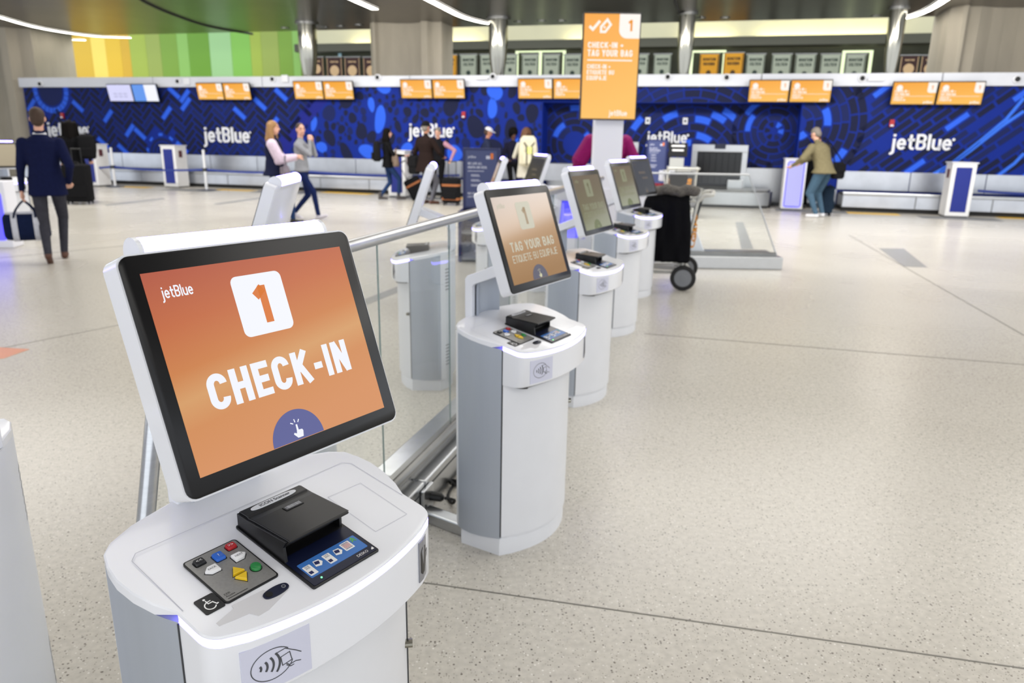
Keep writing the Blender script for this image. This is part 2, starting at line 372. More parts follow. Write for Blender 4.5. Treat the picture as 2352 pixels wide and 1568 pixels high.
# ---- ceiling: dark brushed metal deck with light coves
CEILM = mat('dark_metal_ceiling', (112, 108, 102), .3, .9, noise=.12, nscale=1.2)
c0, c1 = wp(-30, -3.5, 0), wp(24, -3.5, 0)
struct(MB().add([(c0.x, -8, CEIL), (c1.x, -8, CEIL), (c1.x, c1.y, CEIL), (c0.x, c0.y, CEIL), (c0.x, -8, CEIL+.25), (c1.x, -8, CEIL+.25), (c1.x, c1.y, CEIL+.25), (c0.x, c0.y, CEIL+.25)],
                [(3, 2, 1, 0), (4, 5, 6, 7), (0, 1, 5, 4), (1, 2, 6, 5), (2, 3, 7, 6), (3, 0, 4, 7)]).obj('ceiling', CEILM))
COVE = emis('ceiling_light_cove', (255, 250, 240), 12.)
def smoothpath(pts, n=6):
    P = [Vector(p) for p in pts]; P = [P[0]*2-P[1]]+P+[P[-1]*2-P[-2]]; out = []
    for i in range(1, len(P)-2):
        for k in range(n):
            t = k/n; a, b, c, d = P[i-1], P[i], P[i+1], P[i+2]
            out.append(.5*((2*b)+(c-a)*t+(2*a-5*b+4*c-d)*t*t+(3*b-a-3*c+d)*t**3))
    out.append(P[-2]); return out
def cove(label, px, wd=.16):
    P = [floor_at(u, v, CEIL-.03) for u, v in px]; P = smoothpath(P); mb = MB(); fr = MB(); c = P[len(P)//2].copy()
    L, R = [], []
    for i, p in enumerate(P):
        t = (P[min(i+1, len(P)-1)]-P[max(i-1, 0)]).normalized(); n = Vector((-t.y, t.x, 0))*wd/2
        L.append(p+n-c); R.append(p-n-c)
    k = len(P); up = Vector((0, 0, .029)); V = L+R+[q+up for q in L]+[q+up for q in R]
    mb.add(V, [(i, i+1, k+i+1, k+i) for i in range(k-1)]+[(i, i+1, 2*k+i+1, 2*k+i) for i in range(k-1)]+[(k+i, k+i+1, 3*k+i+1, 3*k+i) for i in range(k-1)])
    o = empty('light_cove', c, label, 'light', 'ceiling light coves')
    mb.obj('diffuser', COVE, o)
    for side in (L, R):
        fr.tube([q+Vector((0, 0, .01)) for q in side], .018, 5)
    fr.obj('frame', STEELD, o)
cove('long curved white ceiling light above the left concrete column', [(-60, 22), (0, 40), (75, 61), (150, 75), (225, 84), (300, 87)])
cove('short white ceiling light just below the long left one', [(98, 87.5), (150, 91), (196, 92.5)], .14)
cove('white ceiling light running up to the left of the middle concrete column', [(760, -26), (812, 0), (862, 22)], .2)
cove('white ceiling light curving away right of the middle concrete column', [(940, -24), (985, 0), (1018, 17), (1060, 38), (1100, 50), (1128, 55)], .2)
cove('curved white ceiling light beside the right concrete column', [(2240, -50), (2170, 0), (2130, 24), (2095, 38), (2055, 47)], .2)
sm = MB().tube(smoothpath([floor_at(u, v, CEIL-.012) for u, v in [(310, -10), (340, 8), (400, 34), (480, 60), (580, 78)]]), .035, 6)
struct(sm.obj('trim_13', mat('dark_seam', (30, 29, 28), .6)))
sm = MB().tube(smoothpath([floor_at(u, v, CEIL-.012) for u, v in [(1548, -10), (1552, 10), (1560, 28), (1572, 44)]]), .035, 6)
struct(sm.obj('trim_14', MATS['dark_seam']))
# small round downlights near the edge of the metal ceiling
ORD = ['first', 'second', 'third', 'fourth', 'fifth', 'sixth', 'seventh', 'eighth', 'ninth', 'tenth', 'eleventh']
DL = emis('downlight', (255, 250, 225), 8)
for i, (u, v) in enumerate([(655, 66), (715, 62), (745, 64), (782, 62), (825, 59), (1190, 52), (1244, 50), (1290, 50), (1610, 43), (1665, 43), (2012, 39)]):
    p = floor_at(u, v, CEIL-.02); o = empty('downlight', p, 'small ceiling downlight, %s from the left near the far ceiling edge' % ORD[i], 'light', 'row of small downlights')
    MB().lathe([(.11, 0), (.13, 0), (.13, .02), (.11, .02)], 14).obj('ring', STEELD, o)
    MB().lathe([(.001, .003), (.108, .003), (.108, .018), (.001, .018)], 14).obj('lens', DL, o)

# ---- ticket wall
S0, S1 = wall_at(60, 250)[0], 13.6
R0, R1 = wall_at(1245, 300)[0], wall_at(1836, 300)[0]
ZB, ZF, ZT_ = .862, 2.74, 3.015
ZR = wall_at(1500, 236)[1]
WALLM = mat('blue_wall_film', (20, 44, 138), .6, noise=.04, nscale=3, spec=.12)
mw = MB()
mw.box(S0, R0, 0, .25, 0, ZF); mw.box(R1, S1, 0, .25, 0, ZF); mw.box(R0, R1, 0, .25, ZR, ZF)
mw.box(R0-.01, R1+.01, .6, .75, 0, ZR+.1); mw.box(R0-.1, R0, .25, .7, 0, ZR+.1); mw.box(R1, R1+.1, .25, .7, 0, ZR+.1); mw.box(R0-.1, R1+.1, .25, .7, ZR, ZR+.1)
wb = struct(mw.obj('wall_back', WALLM)); wb.matrix_world = wmat(0, -1.21)
FASC = mat('light_grey_fascia', (216, 219, 228), .45, noise=.02, nscale=2)
for k, (a, b) in enumerate([(S0-.05, -11.2), (-11.19, -7.6), (-7.59, -3.2), (-3.19, 1.4), (1.41, 5.6), (5.61, 9.4), (9.41, S1)]):
    o = MB().box(a+.004, b-.004, -.09, .3, ZF, ZT_).obj('fascia_panel', FASC, wb, bevel=.008)

# ---- the blue film: brick, cobble, paving-ring and plank print (flat graphics)
def clip(poly, s0, s1, z0, z1):
    for ax, lim, sg in ((0, s0, 1), (0, s1, -1), (1, z0, 1), (1, z1, -1)):
        out = []
        for i, p in enumerate(poly):
            q = poly[(i+1) % len(poly)]; ip = (p[ax]-lim)*sg >= 0; iq = (q[ax]-lim)*sg >= 0
            if ip: out.append(p)
            if ip != iq:
                t = (lim-p[ax])/(q[ax]-p[ax]); out.append((p[0]+(q[0]-p[0])*t, p[1]+(q[1]-p[1])*t))
        poly = out
        if len(poly) < 3: return None
    return poly
PM = [mat(n_, c_, .6, spec=.12) for n_, c_ in (('print_navy', (27, 32, 62)), ('print_dark_blue', (28, 38, 88)), ('print_bright_blue', (50, 100, 230)), ('print_blue', (26, 56, 168)), ('print_violet_blue', (32, 40, 134)), ('print_light_blue', (60, 116, 235)))]
film = MB(); filmR = MB()
def pr(poly, mi, rect, mb=film, y=-.003):
    p = clip(poly, *rect)
    if p: mb.poly([(a, y, b) for a, b in p], mi)
# herringbone
rectA = (S0+.02, wall_at(735, 280)[0], ZB, ZF); WB = .155; ca, sa = math.cos(math.radians(48)), math.sin(math.radians(48))
bricks = []
zc = 1.8; sc_ = -11.
for x in range(-46, 46):
    for y in range(-46, 46):
        d = (x-y) % 6
        if d == 0: r_ = (x, y, x+3, y+1)
        elif d == 5: r_ = (x, y, x+1, y+3)
        else: continue
        g = .1
        q = [(r_[0]+g, r_[1]+g), (r_[2]-g, r_[1]+g), (r_[2]-g, r_[3]-g), (r_[0]+g, r_[3]-g)]
        P = [(sc_+(a*ca-b*sa)*WB*1.06, zc+(a*sa+b*ca)*WB) for a, b in q]
        c = (sum(p[0] for p in P)/4, sum(p[1] for p in P)/4)
        if rectA[0]-.5 < c[0] < rectA[1]+.5 and ZB-.3 < c[1] < ZF+.3: bricks.append((c, P))
hot = set()
for u, v in [(66, 234), (172, 241), (241, 273), (288, 294), (313, 305), (246, 335), (292, 338), (374, 253), (395, 220), (423, 247), (424, 228), (547, 262), (592, 240), (420, 335), (620, 288), (545, 268), (646, 216), (330, 210)]:
    s, z = wall_at(u, v); hot.add(min(range(len(bricks)), key=lambda i: (bricks[i][0][0]-s)**2+(bricks[i][0][1]-z)**2))
ca0 = wall_at(116, 208); ca1 = wall_at(375, 352)
for i, (c, P) in enumerate(bricks):
    # diagonal boundary to the cobbles
    lim = rectA[1]-(2.74-c[1])*1.0+.3
    if c[0] > lim: continue
    if math.hypot(c[0]-ca0[0], c[1]-ca0[1]) < .72 or math.hypot(c[0]-ca1[0], c[1]-ca1[1]) < .62: continue
    pr(P, 2 if i in hot else (0 if rnd.random() < .7 else 1), rectA)
def ring(cx, cz, r0, r1, a0, a1, mi, rect, mb=film, n=10, y=-.003):
    pr(circ(cx, cz, r1, n=n, a0=a0, a1=a1)+list(reversed(circ(cx, cz, r0, n=n, a0=a0, a1=a1))), mi, rect, mb, y)
for k in range(24): ring(ca0[0], ca0[1], .5, .66, k*15+.8, k*15+14.2, 2, rectA)
ring(ca0[0], ca0[1], .001, .44, 0, 359.9, 1, rectA, n=28)
for k in range(9): ring(ca1[0], ca1[1], .5, .58, k*40+5, k*40+20, 2, rectA)
for k in range(3): ring(ca1[0], ca1[1], .1+.13*k, .19+.13*k, 0, 359.9, 1, rectA, n=28)
# diagonal violet band between bricks and cobbles
b0 = rectA[1]
pr([(b0-1.75, ZB), (b0-1.2, ZB), (b0+.62, ZF), (b0+.07, ZF)], 4, (S0, R0, ZB, ZF))
# cobbles
placed = []
def cobble(s, z, rx, rz, ang, mi):
    P = []
    ph = rnd.random()*6
    for k in range(18):
        a = k*math.pi/9; f = 1+.1*math.sin(2*a+ph)+.05*math.sin(3*a+ph*2)
        x, y = rx*f*math.cos(a), rz*f*math.sin(a); c, q = math.cos(ang), math.sin(ang)
        P.append((s+x*c-y*q, z+x*q+y*c))
    pr(P, mi, (S0, R0-.02, ZB, ZF))
for u, v, a, b, an in [(853, 240, 8, 17, 0), (873, 274, 14, 30, -.25), (882, 203, 17, 11, 0), (1137, 212, 18, 16, 0), (1131, 249, 12, 20, -.1), (739, 338, 14, 13, 0), (721, 284, 8, 17, -.35), (843, 347, 20, 16, 0), (935, 342, 15, 14, 0), (1044, 352, 20, 17, 0), (1083, 355, 16, 14, 0), (1190, 330, 9, 12, 0)]:
    s, z = wall_at(u, v); k = .0117; cobble(s, z, a*k, b*k, an, 2); placed.append((s, z, max(a, b)*k))
for t in range(5000):
    r_ = rnd.choice([.34, .28, .24, .2, .16, .13, .1, .08]) if t < 900 else rnd.choice([.16, .12, .1, .08, .06])
    s = rnd.uniform(b0-1.3, R0+.2); z = rnd.uniform(ZB-.1, ZF+.1)
    if s < b0-(2.74-z)*1.0+r_+.55: continue
    if all(math.hypot(s-a, z-b) > (r_+c)*.82+.02 for a, b, c in placed):
        placed.append((s, z, r_)); e = rnd.uniform(.55, .95); cobble(s, z, r_*e, r_, rnd.uniform(-.6, .6), 0 if rnd.random() < .55 else 1)
# paving rings in the bag-drop recess (and on the header above it)
rectR = (R0+.01, R1-.01, ZB-.05, ZR-.01); rectH = (R0+.01, R1+.9, ZR+.01, ZF); rectP = (R1+.02, S1-.02, ZB, ZF)
cA = wall_at(1582, 385); cB = wall_at(1782, 300); cC = wall_at(1310, 330)
def rings(c, r0, r1, st, targets, avoid=None, seed=1):
    q = random.Random(seed); r = r0
    while r < r1:
        n = max(6, int(2*math.pi*r/.36)); o = q.random()*360
        for k in range(n):
            a0, a1 = o+k*360/n, o+(k+1)*360/n; am = math.radians((a0+a1)/2); x, z = c[0]+(r+st/2)*math.cos(am), c[1]+(r+st/2)*math.sin(am)
            if avoid and any(math.hypot(x-p[0], z-p[1]) < p[2] for p in avoid): continue
            g = math.degrees(.018/r); u = q.random(); mi = 2 if u < .1 else (0 if u < .62 else 1)
            for rect, mb, y in targets: ring(c[0], c[1], r+.016, r+st-.016, a0+g, a1-g, mi, rect, mb, 5, y)
        r += st
tR = [(rectR, filmR, .597), (rectH, film, -.003)]
rings(cB, .08, .86, .155, [(rectR, filmR, .597)], seed=3)
rings(cC, .3, 1.1, .17, [(rectR, filmR, .597)], seed=9)
rings(cA, .5, 3.4, .19, tR, [(cB[0], cB[1], .88), (cC[0], cC[1], 1.12)], seed=5)
rings(wall_at(1830, 285), .2, 1.35, .19, [(rectP, film, -.003)], seed=8)
cD = wall_at(1830, 285)
# planks on the right
pa = math.radians(40); ca, sa = math.cos(pa), math.sin(pa); q = random.Random(4)
streak = [[(2130, 407), (2180, 380), (2250, 325), (2310, 275), (2352, 225)], [(2160, 395), (2230, 345), (2300, 290), (2352, 255)], [(2290, 405), (2330, 375), (2352, 352)]]
for row in range(-34, 40):
    x = -9+q.random()*.5
    while x < 9:
        ln = q.uniform(.4, .62); y0 = row*.155
        P = [(a*ca-b*sa, a*sa+b*ca) for a, b in ((x, y0), (x+ln-.06, y0), (x+ln-.06, y0+.115), (x, y0+.115))]
        P = [(9.6+a, 1.7+b) for a, b in P]; x += ln
        c = (sum(p[0] for p in P)/4, sum(p[1] for p in P)/4)
        if math.hypot(c[0]-cD[0], c[1]-cD[1]) < 1.5 or c[0] < R1: continue
        if q.random() < .12: continue
        pr(P, 2 if q.random() < .06 else (0 if q.random() < .6 else 1), rectP)
for px in streak:
    P = [wall_at(u, v) for u, v in px]
    vs_, fs = stroke_poly(P, .07)
    for f in fs: pr([vs_[i] for i in f], 5, rectP, y=-.005)
film.obj('mural_print', PM, wb); filmR.obj('recess_mural_print', PM, wb)
for o in wb.children:
    if 'print' in o.name: o['label'] = 'blue printed street-paving mural'

# ---- steel back panels and baggage belts along the wall
LIGHTST = mat('satin_steel_panel', (196, 200, 208), .32, .85, noise=.07, nscale=3)
bp = struct(MB().box(S0+.2, S1, -.05, .02, .0, .09).obj('baseboard_back', DARKGREY)); bp.matrix_world = wmat(0, -1.2)
k = S0+.3
i = 0
while k < S1-.2:
    e = min(k+1.55, S1)
    if not (R0-.6 < k < R1-.2):
        o = MB().box(k+.008, e-.008, 0, .04, .44, ZB).obj('steel_wall_panel', LIGHTST, wb, bevel=.004); o.location = (0, -.05, 0)
    k = e
for j in range(5):
    a_, b_ = R0+.02+(R1-R0-.04)*j/5, R0+.02+(R1-R0-.04)*(j+1)/5
    MB().box(a_+.008, b_-.008, .55, .595, .02, ZB).obj('steel_wall_panel', STEEL, wb, bevel=.004)
MB().box(R1+.02, R1+.98, -.05, -.005, .1, .43).obj('steel_wall_panel', LIGHTST, wb, bevel=.004)
belts = [(S0+.4, R0-.15, 'long baggage belt with steel front left of the bag drop recess'), (R1+1.0, S1, 'baggage belt with steel front right of the bag drop recess')]
for a, b, lab in belts:
    t = empty('baggage_belt', wmat((a+b)/2, -.36), lab, 'conveyor'); L = (b-a)/2
    MB().box(-L, L, .02, .78, .1, .36).obj('frame', STEELD, t)
    MB().box(-L, L, .06, .76, .36, .40).obj('belt', RUBBER, t)
    MB().box(-L, L, -.02, .05, .37, .43).obj('edge_rail', STEEL, t, bevel=.008)
    MB().box(-L, L, .06, .1, 0, .1).obj('kick_plate', RUBBER, t)
    n = max(2, round(2*L/1.5)); 
    for j in range(n):
        x0 = -L+2*L*j/n; MB().box(x0+.01, x0+2*L/n-.01, 0, .03, .1, .365).obj('front_panel', LIGHTST, t, bevel=.004)
YEL = mat('yellow_floor_line', (222, 178, 40), .5)
for i, (a, b) in enumerate([((256, 428), (345, 431)), ((500, 435), (583, 438)), ((745, 441), (852, 446)), ((1040, 454), (1078, 456)), ((1910, 487), (2065, 493)), ((2290, 499), (2352, 501))]):
    line('trim_%d' % (15+i), F(*a), F(*b), .4, YEL, .003)
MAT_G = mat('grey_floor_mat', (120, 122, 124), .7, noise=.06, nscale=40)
MAT_B = mat('dark_post_base', (66, 70, 84), .6)

# ---- beyond the ticket wall: coloured wall, soffit, banners, columns
BO = -8.5
YG = [('wall_yellow', 98, 300, [(200, 160, 30), (222, 182, 40), (206, 168, 36), (232, 206, 90), (214, 176, 34)]), ('wall_green', 300, 690, [(150, 170, 60), (140, 158, 70), (112, 150, 44), (128, 176, 84), (96, 146, 30), (146, 190, 130), (120, 178, 70)])]
for nm, u0, u1, cols in YG:
    s0, s1 = wall_at(u0, 130, BO)[0], wall_at(u1, 130, BO)[0]; ws = struct(MB().box(s0, s1, .03, .2, 0, 6.5).obj(nm, mat(nm+'_core', cols[1], .6))); ws.matrix_world = wmat(0, BO)
    x = s0; j = 0; q = random.Random(len(nm))
    while x < s1-.01:
        e = min(s1, x+q.uniform(.35, 1.1)); c = cols[j % len(cols)]; j += 1
        MB().box(x+.004, e-.004, -.0, .035, 0, 6.5).obj('wall_panel', mat('%s_%d' % (nm, (j-1) % len(cols)), c, .5), ws); x = e
g0 = wall_at(100, 130, BO)[0]
sL, sR = wall_at(690, 100, BO)[0], wall_at(2700, 100, BO)[0]
SOFF = mat('cream_soffit', (205, 200, 165), .7, noise=.04, nscale=1)
zs0 = wall_at(1300, 98, BO)[1]
ws = struct(MB().box(sL, sR, 0, .2, zs0, 7.).obj('wall_soffit', SOFF)); ws.matrix_world = wmat(0, BO)
ws = struct(MB().box(sL, sR, -.45, .2, zs0-.22, zs0-.1).box(sL, sR, -.45, -.38, zs0-.1, zs0+.05).obj('trim_30', mat('dark_olive_ledge', (66, 66, 52), .6))); ws.matrix_world = wmat(0, BO)
ws = struct(MB().box(sL, sR, .9, 1.1, 0, zs0).obj('wall_concourse', mat('dark_concourse', (58, 60, 50), .8, noise=.3, nscale=1.))); ws.matrix_world = wmat(0, BO)
for i, (u, wd) in enumerate([(845, 1.2), (1050, 1.8), (1370, 2.0), (1625, 1.6), (1820, 2.2), (1925, 2.2), (2015, .9)]):
    s, z = wall_at(u, 96, BO); p = wp(s, BO+.2, zs0-.02)
    o = empty('cove_uplight', p, 'warm uplight glowing on the cream soffit, %s from the left' % ORD[i], 'light', 'soffit uplights')
    MB().box(-wd/2, wd/2, -.06, .06, -.07, -.03).obj('housing', DARKGREY, o)
    MB().box(-wd/2+.02, wd/2-.02, -.04, .04, -.03, -.01).obj('tube', emis('uplight_tube', (255, 246, 200), 26), o)
    o.rotation_euler.z = WA
area('concourse_light', wp((sL+sR)/2, BO+3.2, 6.4), 20, 2, 85, (1, .98, .85), (0, 0, WA))
area('green_wall_wash', wp((g0+sL)/2, BO+3.4, 6.2), 10, 1.5, 230, (1, .98, .9), (math.radians(-25), 0, WA))
FABG = mat('sage_banner_cloth', (150, 156, 138), .8, noise=.04, nscale=5); FABO = mat('gold_banner_cloth', (196, 138, 24), .8, noise=.05, nscale=5); FABR = mat('maroon_banner_cloth', (48, 22, 18), .8, noise=.08, nscale=5)
BGRN = mat('dark_green_print', (38, 52, 44), .8)
def banner(u0, u1, v0, kind, i):
    s0, z1 = wall_at(u0, v0, BO+.5); s1 = wall_at(u1, v0, BO+.5)[0]; wd = s1-s0; ht = wd*1.5
    lab = {'g': 'sage green hanging banner with dark lettering', 'o': 'gold hanging banner with brown lettering', 'r': 'dark maroon hanging banner with a round emblem'}[kind]+', %s' % i
    t = empty('hanging_banner', wmat((s0+s1)/2, BO+.5, z1), lab, 'banner', 'hanging sports banners')
    MB().box(-wd/2, wd/2, -.01, .01, -ht, 0).obj('cloth', {'g': FABG, 'o': FABO, 'r': FABR}[kind], t)
    MB().tube([(-wd/2-.03, 0, .01), (wd/2+.03, 0, .01)], .02, 6).obj('rod', STEELD, t)
    fn = lambda a, b, d: (a, -.014, b)
    pm = MB(); ink = {'g': BGRN, 'o': mat('dark_brown_print', (70, 46, 10), .8), 'r': mat('cream_print', (190, 160, 120), .8)}[kind]
    if kind != 'r':
        put_text(pm, 'BOSTON', .16*wd, lambda a, b, d: (a, -.014, b-.36*wd), .22, .9, .1, 'c', fit=.68*wd)
        put_text(pm, 'CELTICS' if kind == 'g' else 'BRUINS', .16*wd, lambda a, b, d: (a, -.014, b-.6*wd), .22, .9, .1, 'c', fit=.62*wd)
        pm.poly([(x, -.014, z) for x, z in circ(0, -.98*wd, .13*wd)])
    else:
        pm.poly([(x, -.014, z) for x, z in circ(0, -.75*wd, .3*wd)])
        put_text(pm, 'BOSTON', .1*wd, lambda a, b, d: (a, -.014, b-.3*wd), .2, .9, .1, 'c', fit=.5*wd)
    for e in (-1, 1): pm.poly([(e*wd*.46-.01, -.014, -.06*wd), (e*wd*.46+.01, -.014, -.06*wd), (e*wd*.46+.01, -.014, -ht+.06), (e*wd*.46-.01, -.014, -ht+.06)])
    pm.obj('print', ink, t)
BN = [(712, 742, 132, 'r', 'leftmost'), (750, 785, 132, 'r', 'second from left'), (791, 826, 132, 'r', 'third from left'), (834, 870, 132, 'r', 'partly behind the middle concrete column'),
      (1014, 1049, 127, 'o', 'right beside the middle concrete column'), (1057, 1095, 126, 'g', 'first to the right of the middle column'), (1103, 1138, 126, 'g', 'left neighbour of the second chrome column'), (1156, 1188, 126, 'g', 'right neighbour of the second chrome column'),
      (1199, 1237, 126, 'g', 'between lit posts left of the orange sign'), (1248, 1286, 126, 'g', 'right of the lit posts near the sign'), (1296, 1336, 126, 'g', 'partly behind the orange sign on its left'),
      (1452, 1490, 125, 'g', 'just right of the orange sign'), (1503, 1542, 125, 'g', 'left of the third chrome column'), (1609, 1652, 124, 'o', 'first right of the third chrome column'), (1664, 1709, 122, 'o', 'second right of the third chrome column'),
      (1716, 1758, 125, 'g', 'first right of the two gold ones'), (1775, 1819, 125, 'g', 'second right of the two gold ones'), (1829, 1875, 125, 'g', 'third right of the two gold ones'), (1887, 1933, 125, 'g', 'fourth right of the two gold ones'), (1944, 1990, 125, 'g', 'left of the fourth chrome column'),
      (2070, 2112, 128, 'r', 'right of the fourth chrome column'), (2118, 2160, 128, 'r', 'beside the right concrete column')]
for b in BN: banner(*b)
LITP = emis('lit_door_post', (240, 255, 205), 1.3)
for i, (u0, u1, lab) in enumerate([(1187, 1296, 'pale lit door frame behind the banners left of the orange sign'), (1590, 1665, 'pale lit door frame behind the gold banners'), (1940, 2003, 'pale lit door frame left of the fourth chrome column'), (700, 860, 'pale lit frame behind the maroon banners')]):
    s0, z1 = wall_at(u0, 116, BO-.7); s1 = wall_at(u1, 116, BO-.7)[0]
    t = empty('lit_door_frame', wmat((s0+s1)/2, BO-.7), lab, 'door frame', 'lit frames behind the banners'); h = (s1-s0)/2; mm = LITP if i < 3 else emis('dim_frame', (120, 150, 160), 1.)
    MB().box(-h, h, 0, .08, z1-.06, z1).obj('header', mm, t)
    for x in ((-h, 0, h) if i in (0, 3) else (-h, h)): MB().box(x-.045, x+.045, 0, .08, 1.0, z1).obj('post', mm, t)

CONC = mat('board_marked_concrete', (176, 168, 152), .8, noise=.14, nscale=1.6, bump=.3, stretch=(1, 1, .25))
def concrete_col(name, lab, s, off, half, cat='column', z1=CEIL+.1):
    """cruciform-ish fluted pier: flat faces with concave bays"""
    t = MB(); h = half; P = []
    base = [(-1, -.45), (-.86, -.62), (-.8, -.62), (-.74, -.5)]+[(x, -.5+.22*(1-(x/.6)**2)) for x in (-.6, -.4, -.2, 0, .2, .4)]+[(.42, -.4), (.5, -.62), (.68, -.62), (.76, -.46), (1, -.4)]
    back = [(1, .5), (-1, .5)]
    pts = [(x*h, y*h) for x, y in base+back]
    t.loft([[(x*1.04, y*1.04, 0) for x, y in pts], [(x, y, 2.2) for x, y in pts], [(x, y, z1) for x, y in pts]])
    o = t.obj('concrete_column', CONC, bevel=.02); o.matrix_world = wmat(s, off); return tag(o, lab, 'column', 'fluted concrete columns')
sm_, _ = wall_at(941, 160, -2.7); hw = (wall_at(1020, 160, -2.7)[0]-wall_at(862, 160, -2.7)[0])/2
concrete_col('column_middle', 'grey fluted concrete column behind the middle of the ticket wall', sm_, -2.7-.2, hw)
sl, _ = wall_at(112, 150, -2.3); concrete_col('column_left', 'grey concrete column at the left end of the ticket wall', sl-1.75, -2.5, 1.75)
sr_, _ = wall_at(2152, 160, -2.6); concrete_col('column_right', 'grey concrete column at the right behind the ticket wall', sr_+1.5, -2.9, 1.5)
for i, (u, wd) in enumerate([(708, 38), (1144, 42), (1573, 38), (2050, 40)]):
    s, z = wall_at(u, 120, -2.0); px = wall_at(u+wd/2, 120, -2.0)[0]-wall_at(u-wd/2, 120, -2.0)[0]
    t = empty('chrome_column', wmat(s, -2.0), ['leftmost polished chrome column by the green wall', 'chrome column right of the middle concrete column', 'chrome column right of the tall orange sign', 'rightmost chrome column beside the right concrete column'][i], 'column', 'tapered chrome columns')
    r = px/2
    MB().lathe([(r*.45, 0), (r*.5, 2.3), (r*.62, 3.0), (r*.9, 3.5), (r, 3.9), (r, CEIL)], 28).obj('shaft', CHROME, t, smooth=40)
    MB().lathe([(r*1.05, CEIL-.06), (r*1.25, CEIL-.06), (r*1.25, CEIL-.002), (r*1.05, CEIL-.002)], 28).obj('collar', STEELD, t)
# ================================================================== THINGS ON THE TICKET WALL
LETW = mat('white_sign_letters', (232, 234, 240), .4)
for u0, u1, v, off, lab in [(112, 207, 313, -1.21, 'leftmost, partly behind the man in the navy suit'), (470, 577, 326, -1.21, 'second from left on the herringbone print'), (939, 1042, 314, -1.21, 'on the cobble print behind the brown coat'), (1484, 1578, 327, -1.81, 'inside the bag drop recess'), (2042, 2184, 343, -1.21, 'rightmost, on the plank print')]:
    s0, z = wall_at(u0, v, off); s1 = wall_at(u1, v, off)[0]; wd = s1-s0
    o = MB(); fn = lambda a, b, d: (a, -.02-d, b)
    T, W1 = text2d('jetBlue', 1., .15, 1., .07, 'l'); hh = wd/W1*.94
    put_text(o, 'jetBlue', hh, fn, .15, 1.06, .07, 'l', depth=.03)
    o.poly([(x, -.05, zz) for x, zz in circ(wd*1.01, hh*.68, .03, n=10)])
    ob = o.obj('wall_wordmark', LETW); ob.matrix_world = wmat(s0, off, z)
    tag(ob, 'white raised wordmark on the blue wall, '+lab, 'sign', 'white wordmarks on the wall')
ORG = display_grad('orange_screen', [(0, (250, 186, 80)), (1, (244, 160, 40))], 1.)
WSC = emis('screen_soft_white', (214, 214, 250), 1.); SKY = emis('screen_sky_blue', (96, 150, 236), 1.); SCW = emis('screen_print_white', (255, 246, 238), 1.0); SCO = emis('screen_orange_ink', (236, 150, 40), 1.)
SCB = emis('screen_grey_ink', (190, 190, 226), 1.)
def wall_screen(parent_m, wd, ht, kind, lab, grp):
    t = empty('wall_monitor', parent_m, lab, 'monitor', grp)
    MB().box(-wd/2, wd/2, 0, .06, -ht/2, ht/2).obj('case', BLACKP, t, bevel=.006)
    MB().box(-.12, .12, .06, .25, -.1, .1).obj('mount', DARKGREY, t)
    w2, h2 = wd/2-.018, ht/2-.018
    fn = lambda a, b, d=0: (a, -.006, b)
    if kind == 'o':
        MB().box(-w2, w2, -.004, .002, -h2, h2).obj('display', ORG, t)
        pm = MB()
        pm.poly([fn(a, b) for a, b in [(w2-.2*wd, h2), (w2-.2*wd, h2-.19*wd)]+circ(w2-.2*wd+.07, h2-.19*wd+.0, .07, .05, 6, 180, 270)+[(w2, h2-.24*wd), (w2, h2)]])
        pm.poly([fn(a, b) for a, b in circ(-w2+.14*wd, h2-.13*wd, .07*wd, n=18)])
        put_text(pm, 'CHECK-IN +', .055*wd, lambda a, b, d: fn(a-w2+.05*wd, b+.04*ht), .24, 1, .12, 'l')
        put_text(pm, 'TAG YOUR BAG', .055*wd, lambda a, b, d: fn(a-w2+.05*wd, b-.09*ht), .24, .8, .12, 'l')
        pm.poly([fn(a, b) for a, b in [(-w2+.05*wd, -.13*ht), (w2-.06*wd, -.13*ht), (w2-.06*wd, -.115*ht), (-w2+.05*wd, -.115*ht)]])
        put_text(pm, 'CHECK-IN +', .045*wd, lambda a, b, d: fn(a-w2+.05*wd, b-.23*ht), .22, .9, .12, 'l')
        put_text(pm, 'ETIQUETE SU', .045*wd, lambda a, b, d: fn(a-w2+.05*wd, b-.33*ht), .22, .9, .12, 'l')
        put_text(pm, 'jetBlue', .06*wd, lambda a, b, d: fn(a+w2-.04*wd, b-.43*ht), .17, 1, .07, 'r')
        pm.obj('screen_print', SCW, t)
        one = MB(); put_text(one, '1', .1*wd, lambda a, b, d: (a+w2-.1*wd, -.008, b+h2-.17*wd), .2, 1, .1, 'c'); one.obj('number_print', SCO, t)
    elif kind == 'w':
        MB().box(-w2, w2, -.004, .002, -h2, h2).obj('display', WSC, t); pm = MB()
        for r_ in range(2):
            for c in range(3): pm.poly([fn(a, b) for a, b in rrect(-.28*wd+c*.2*wd, -.12*wd+c*.2*wd, -.1*ht-r_*.16*ht, .0-r_*.16*ht, .02)])
        pm.obj('screen_print', SCB, t)
    else:
        MB().box(-w2, w2, -.004, .002, -h2, h2).obj('display', SKY, t)
        MB().poly([fn(a, b) for a, b in [(0, -h2), (w2, -h2), (w2, h2), (0, h2)]]).obj('screen_print', emis('screen_plain_white', (245, 246, 255), 1.), t)
pairs = [(245, 365, 193, 234, 'w', 'far left by the concrete column'), (450, 577, 190, 230, 'o', 'above the second wordmark'), (673, 813, 186, 229, 'o', 'above the two women walking'), (919, 1068, 182, 227, 'o', 'above the third wordmark'), (1189, 1352, 180, 228, 'o', 'just left of the tall orange sign'), (1721, 1908, 183, 236, 'o', 'above the bag drop recess'), (2051, 2256, 187, 242, 'o', 'at the far right')]
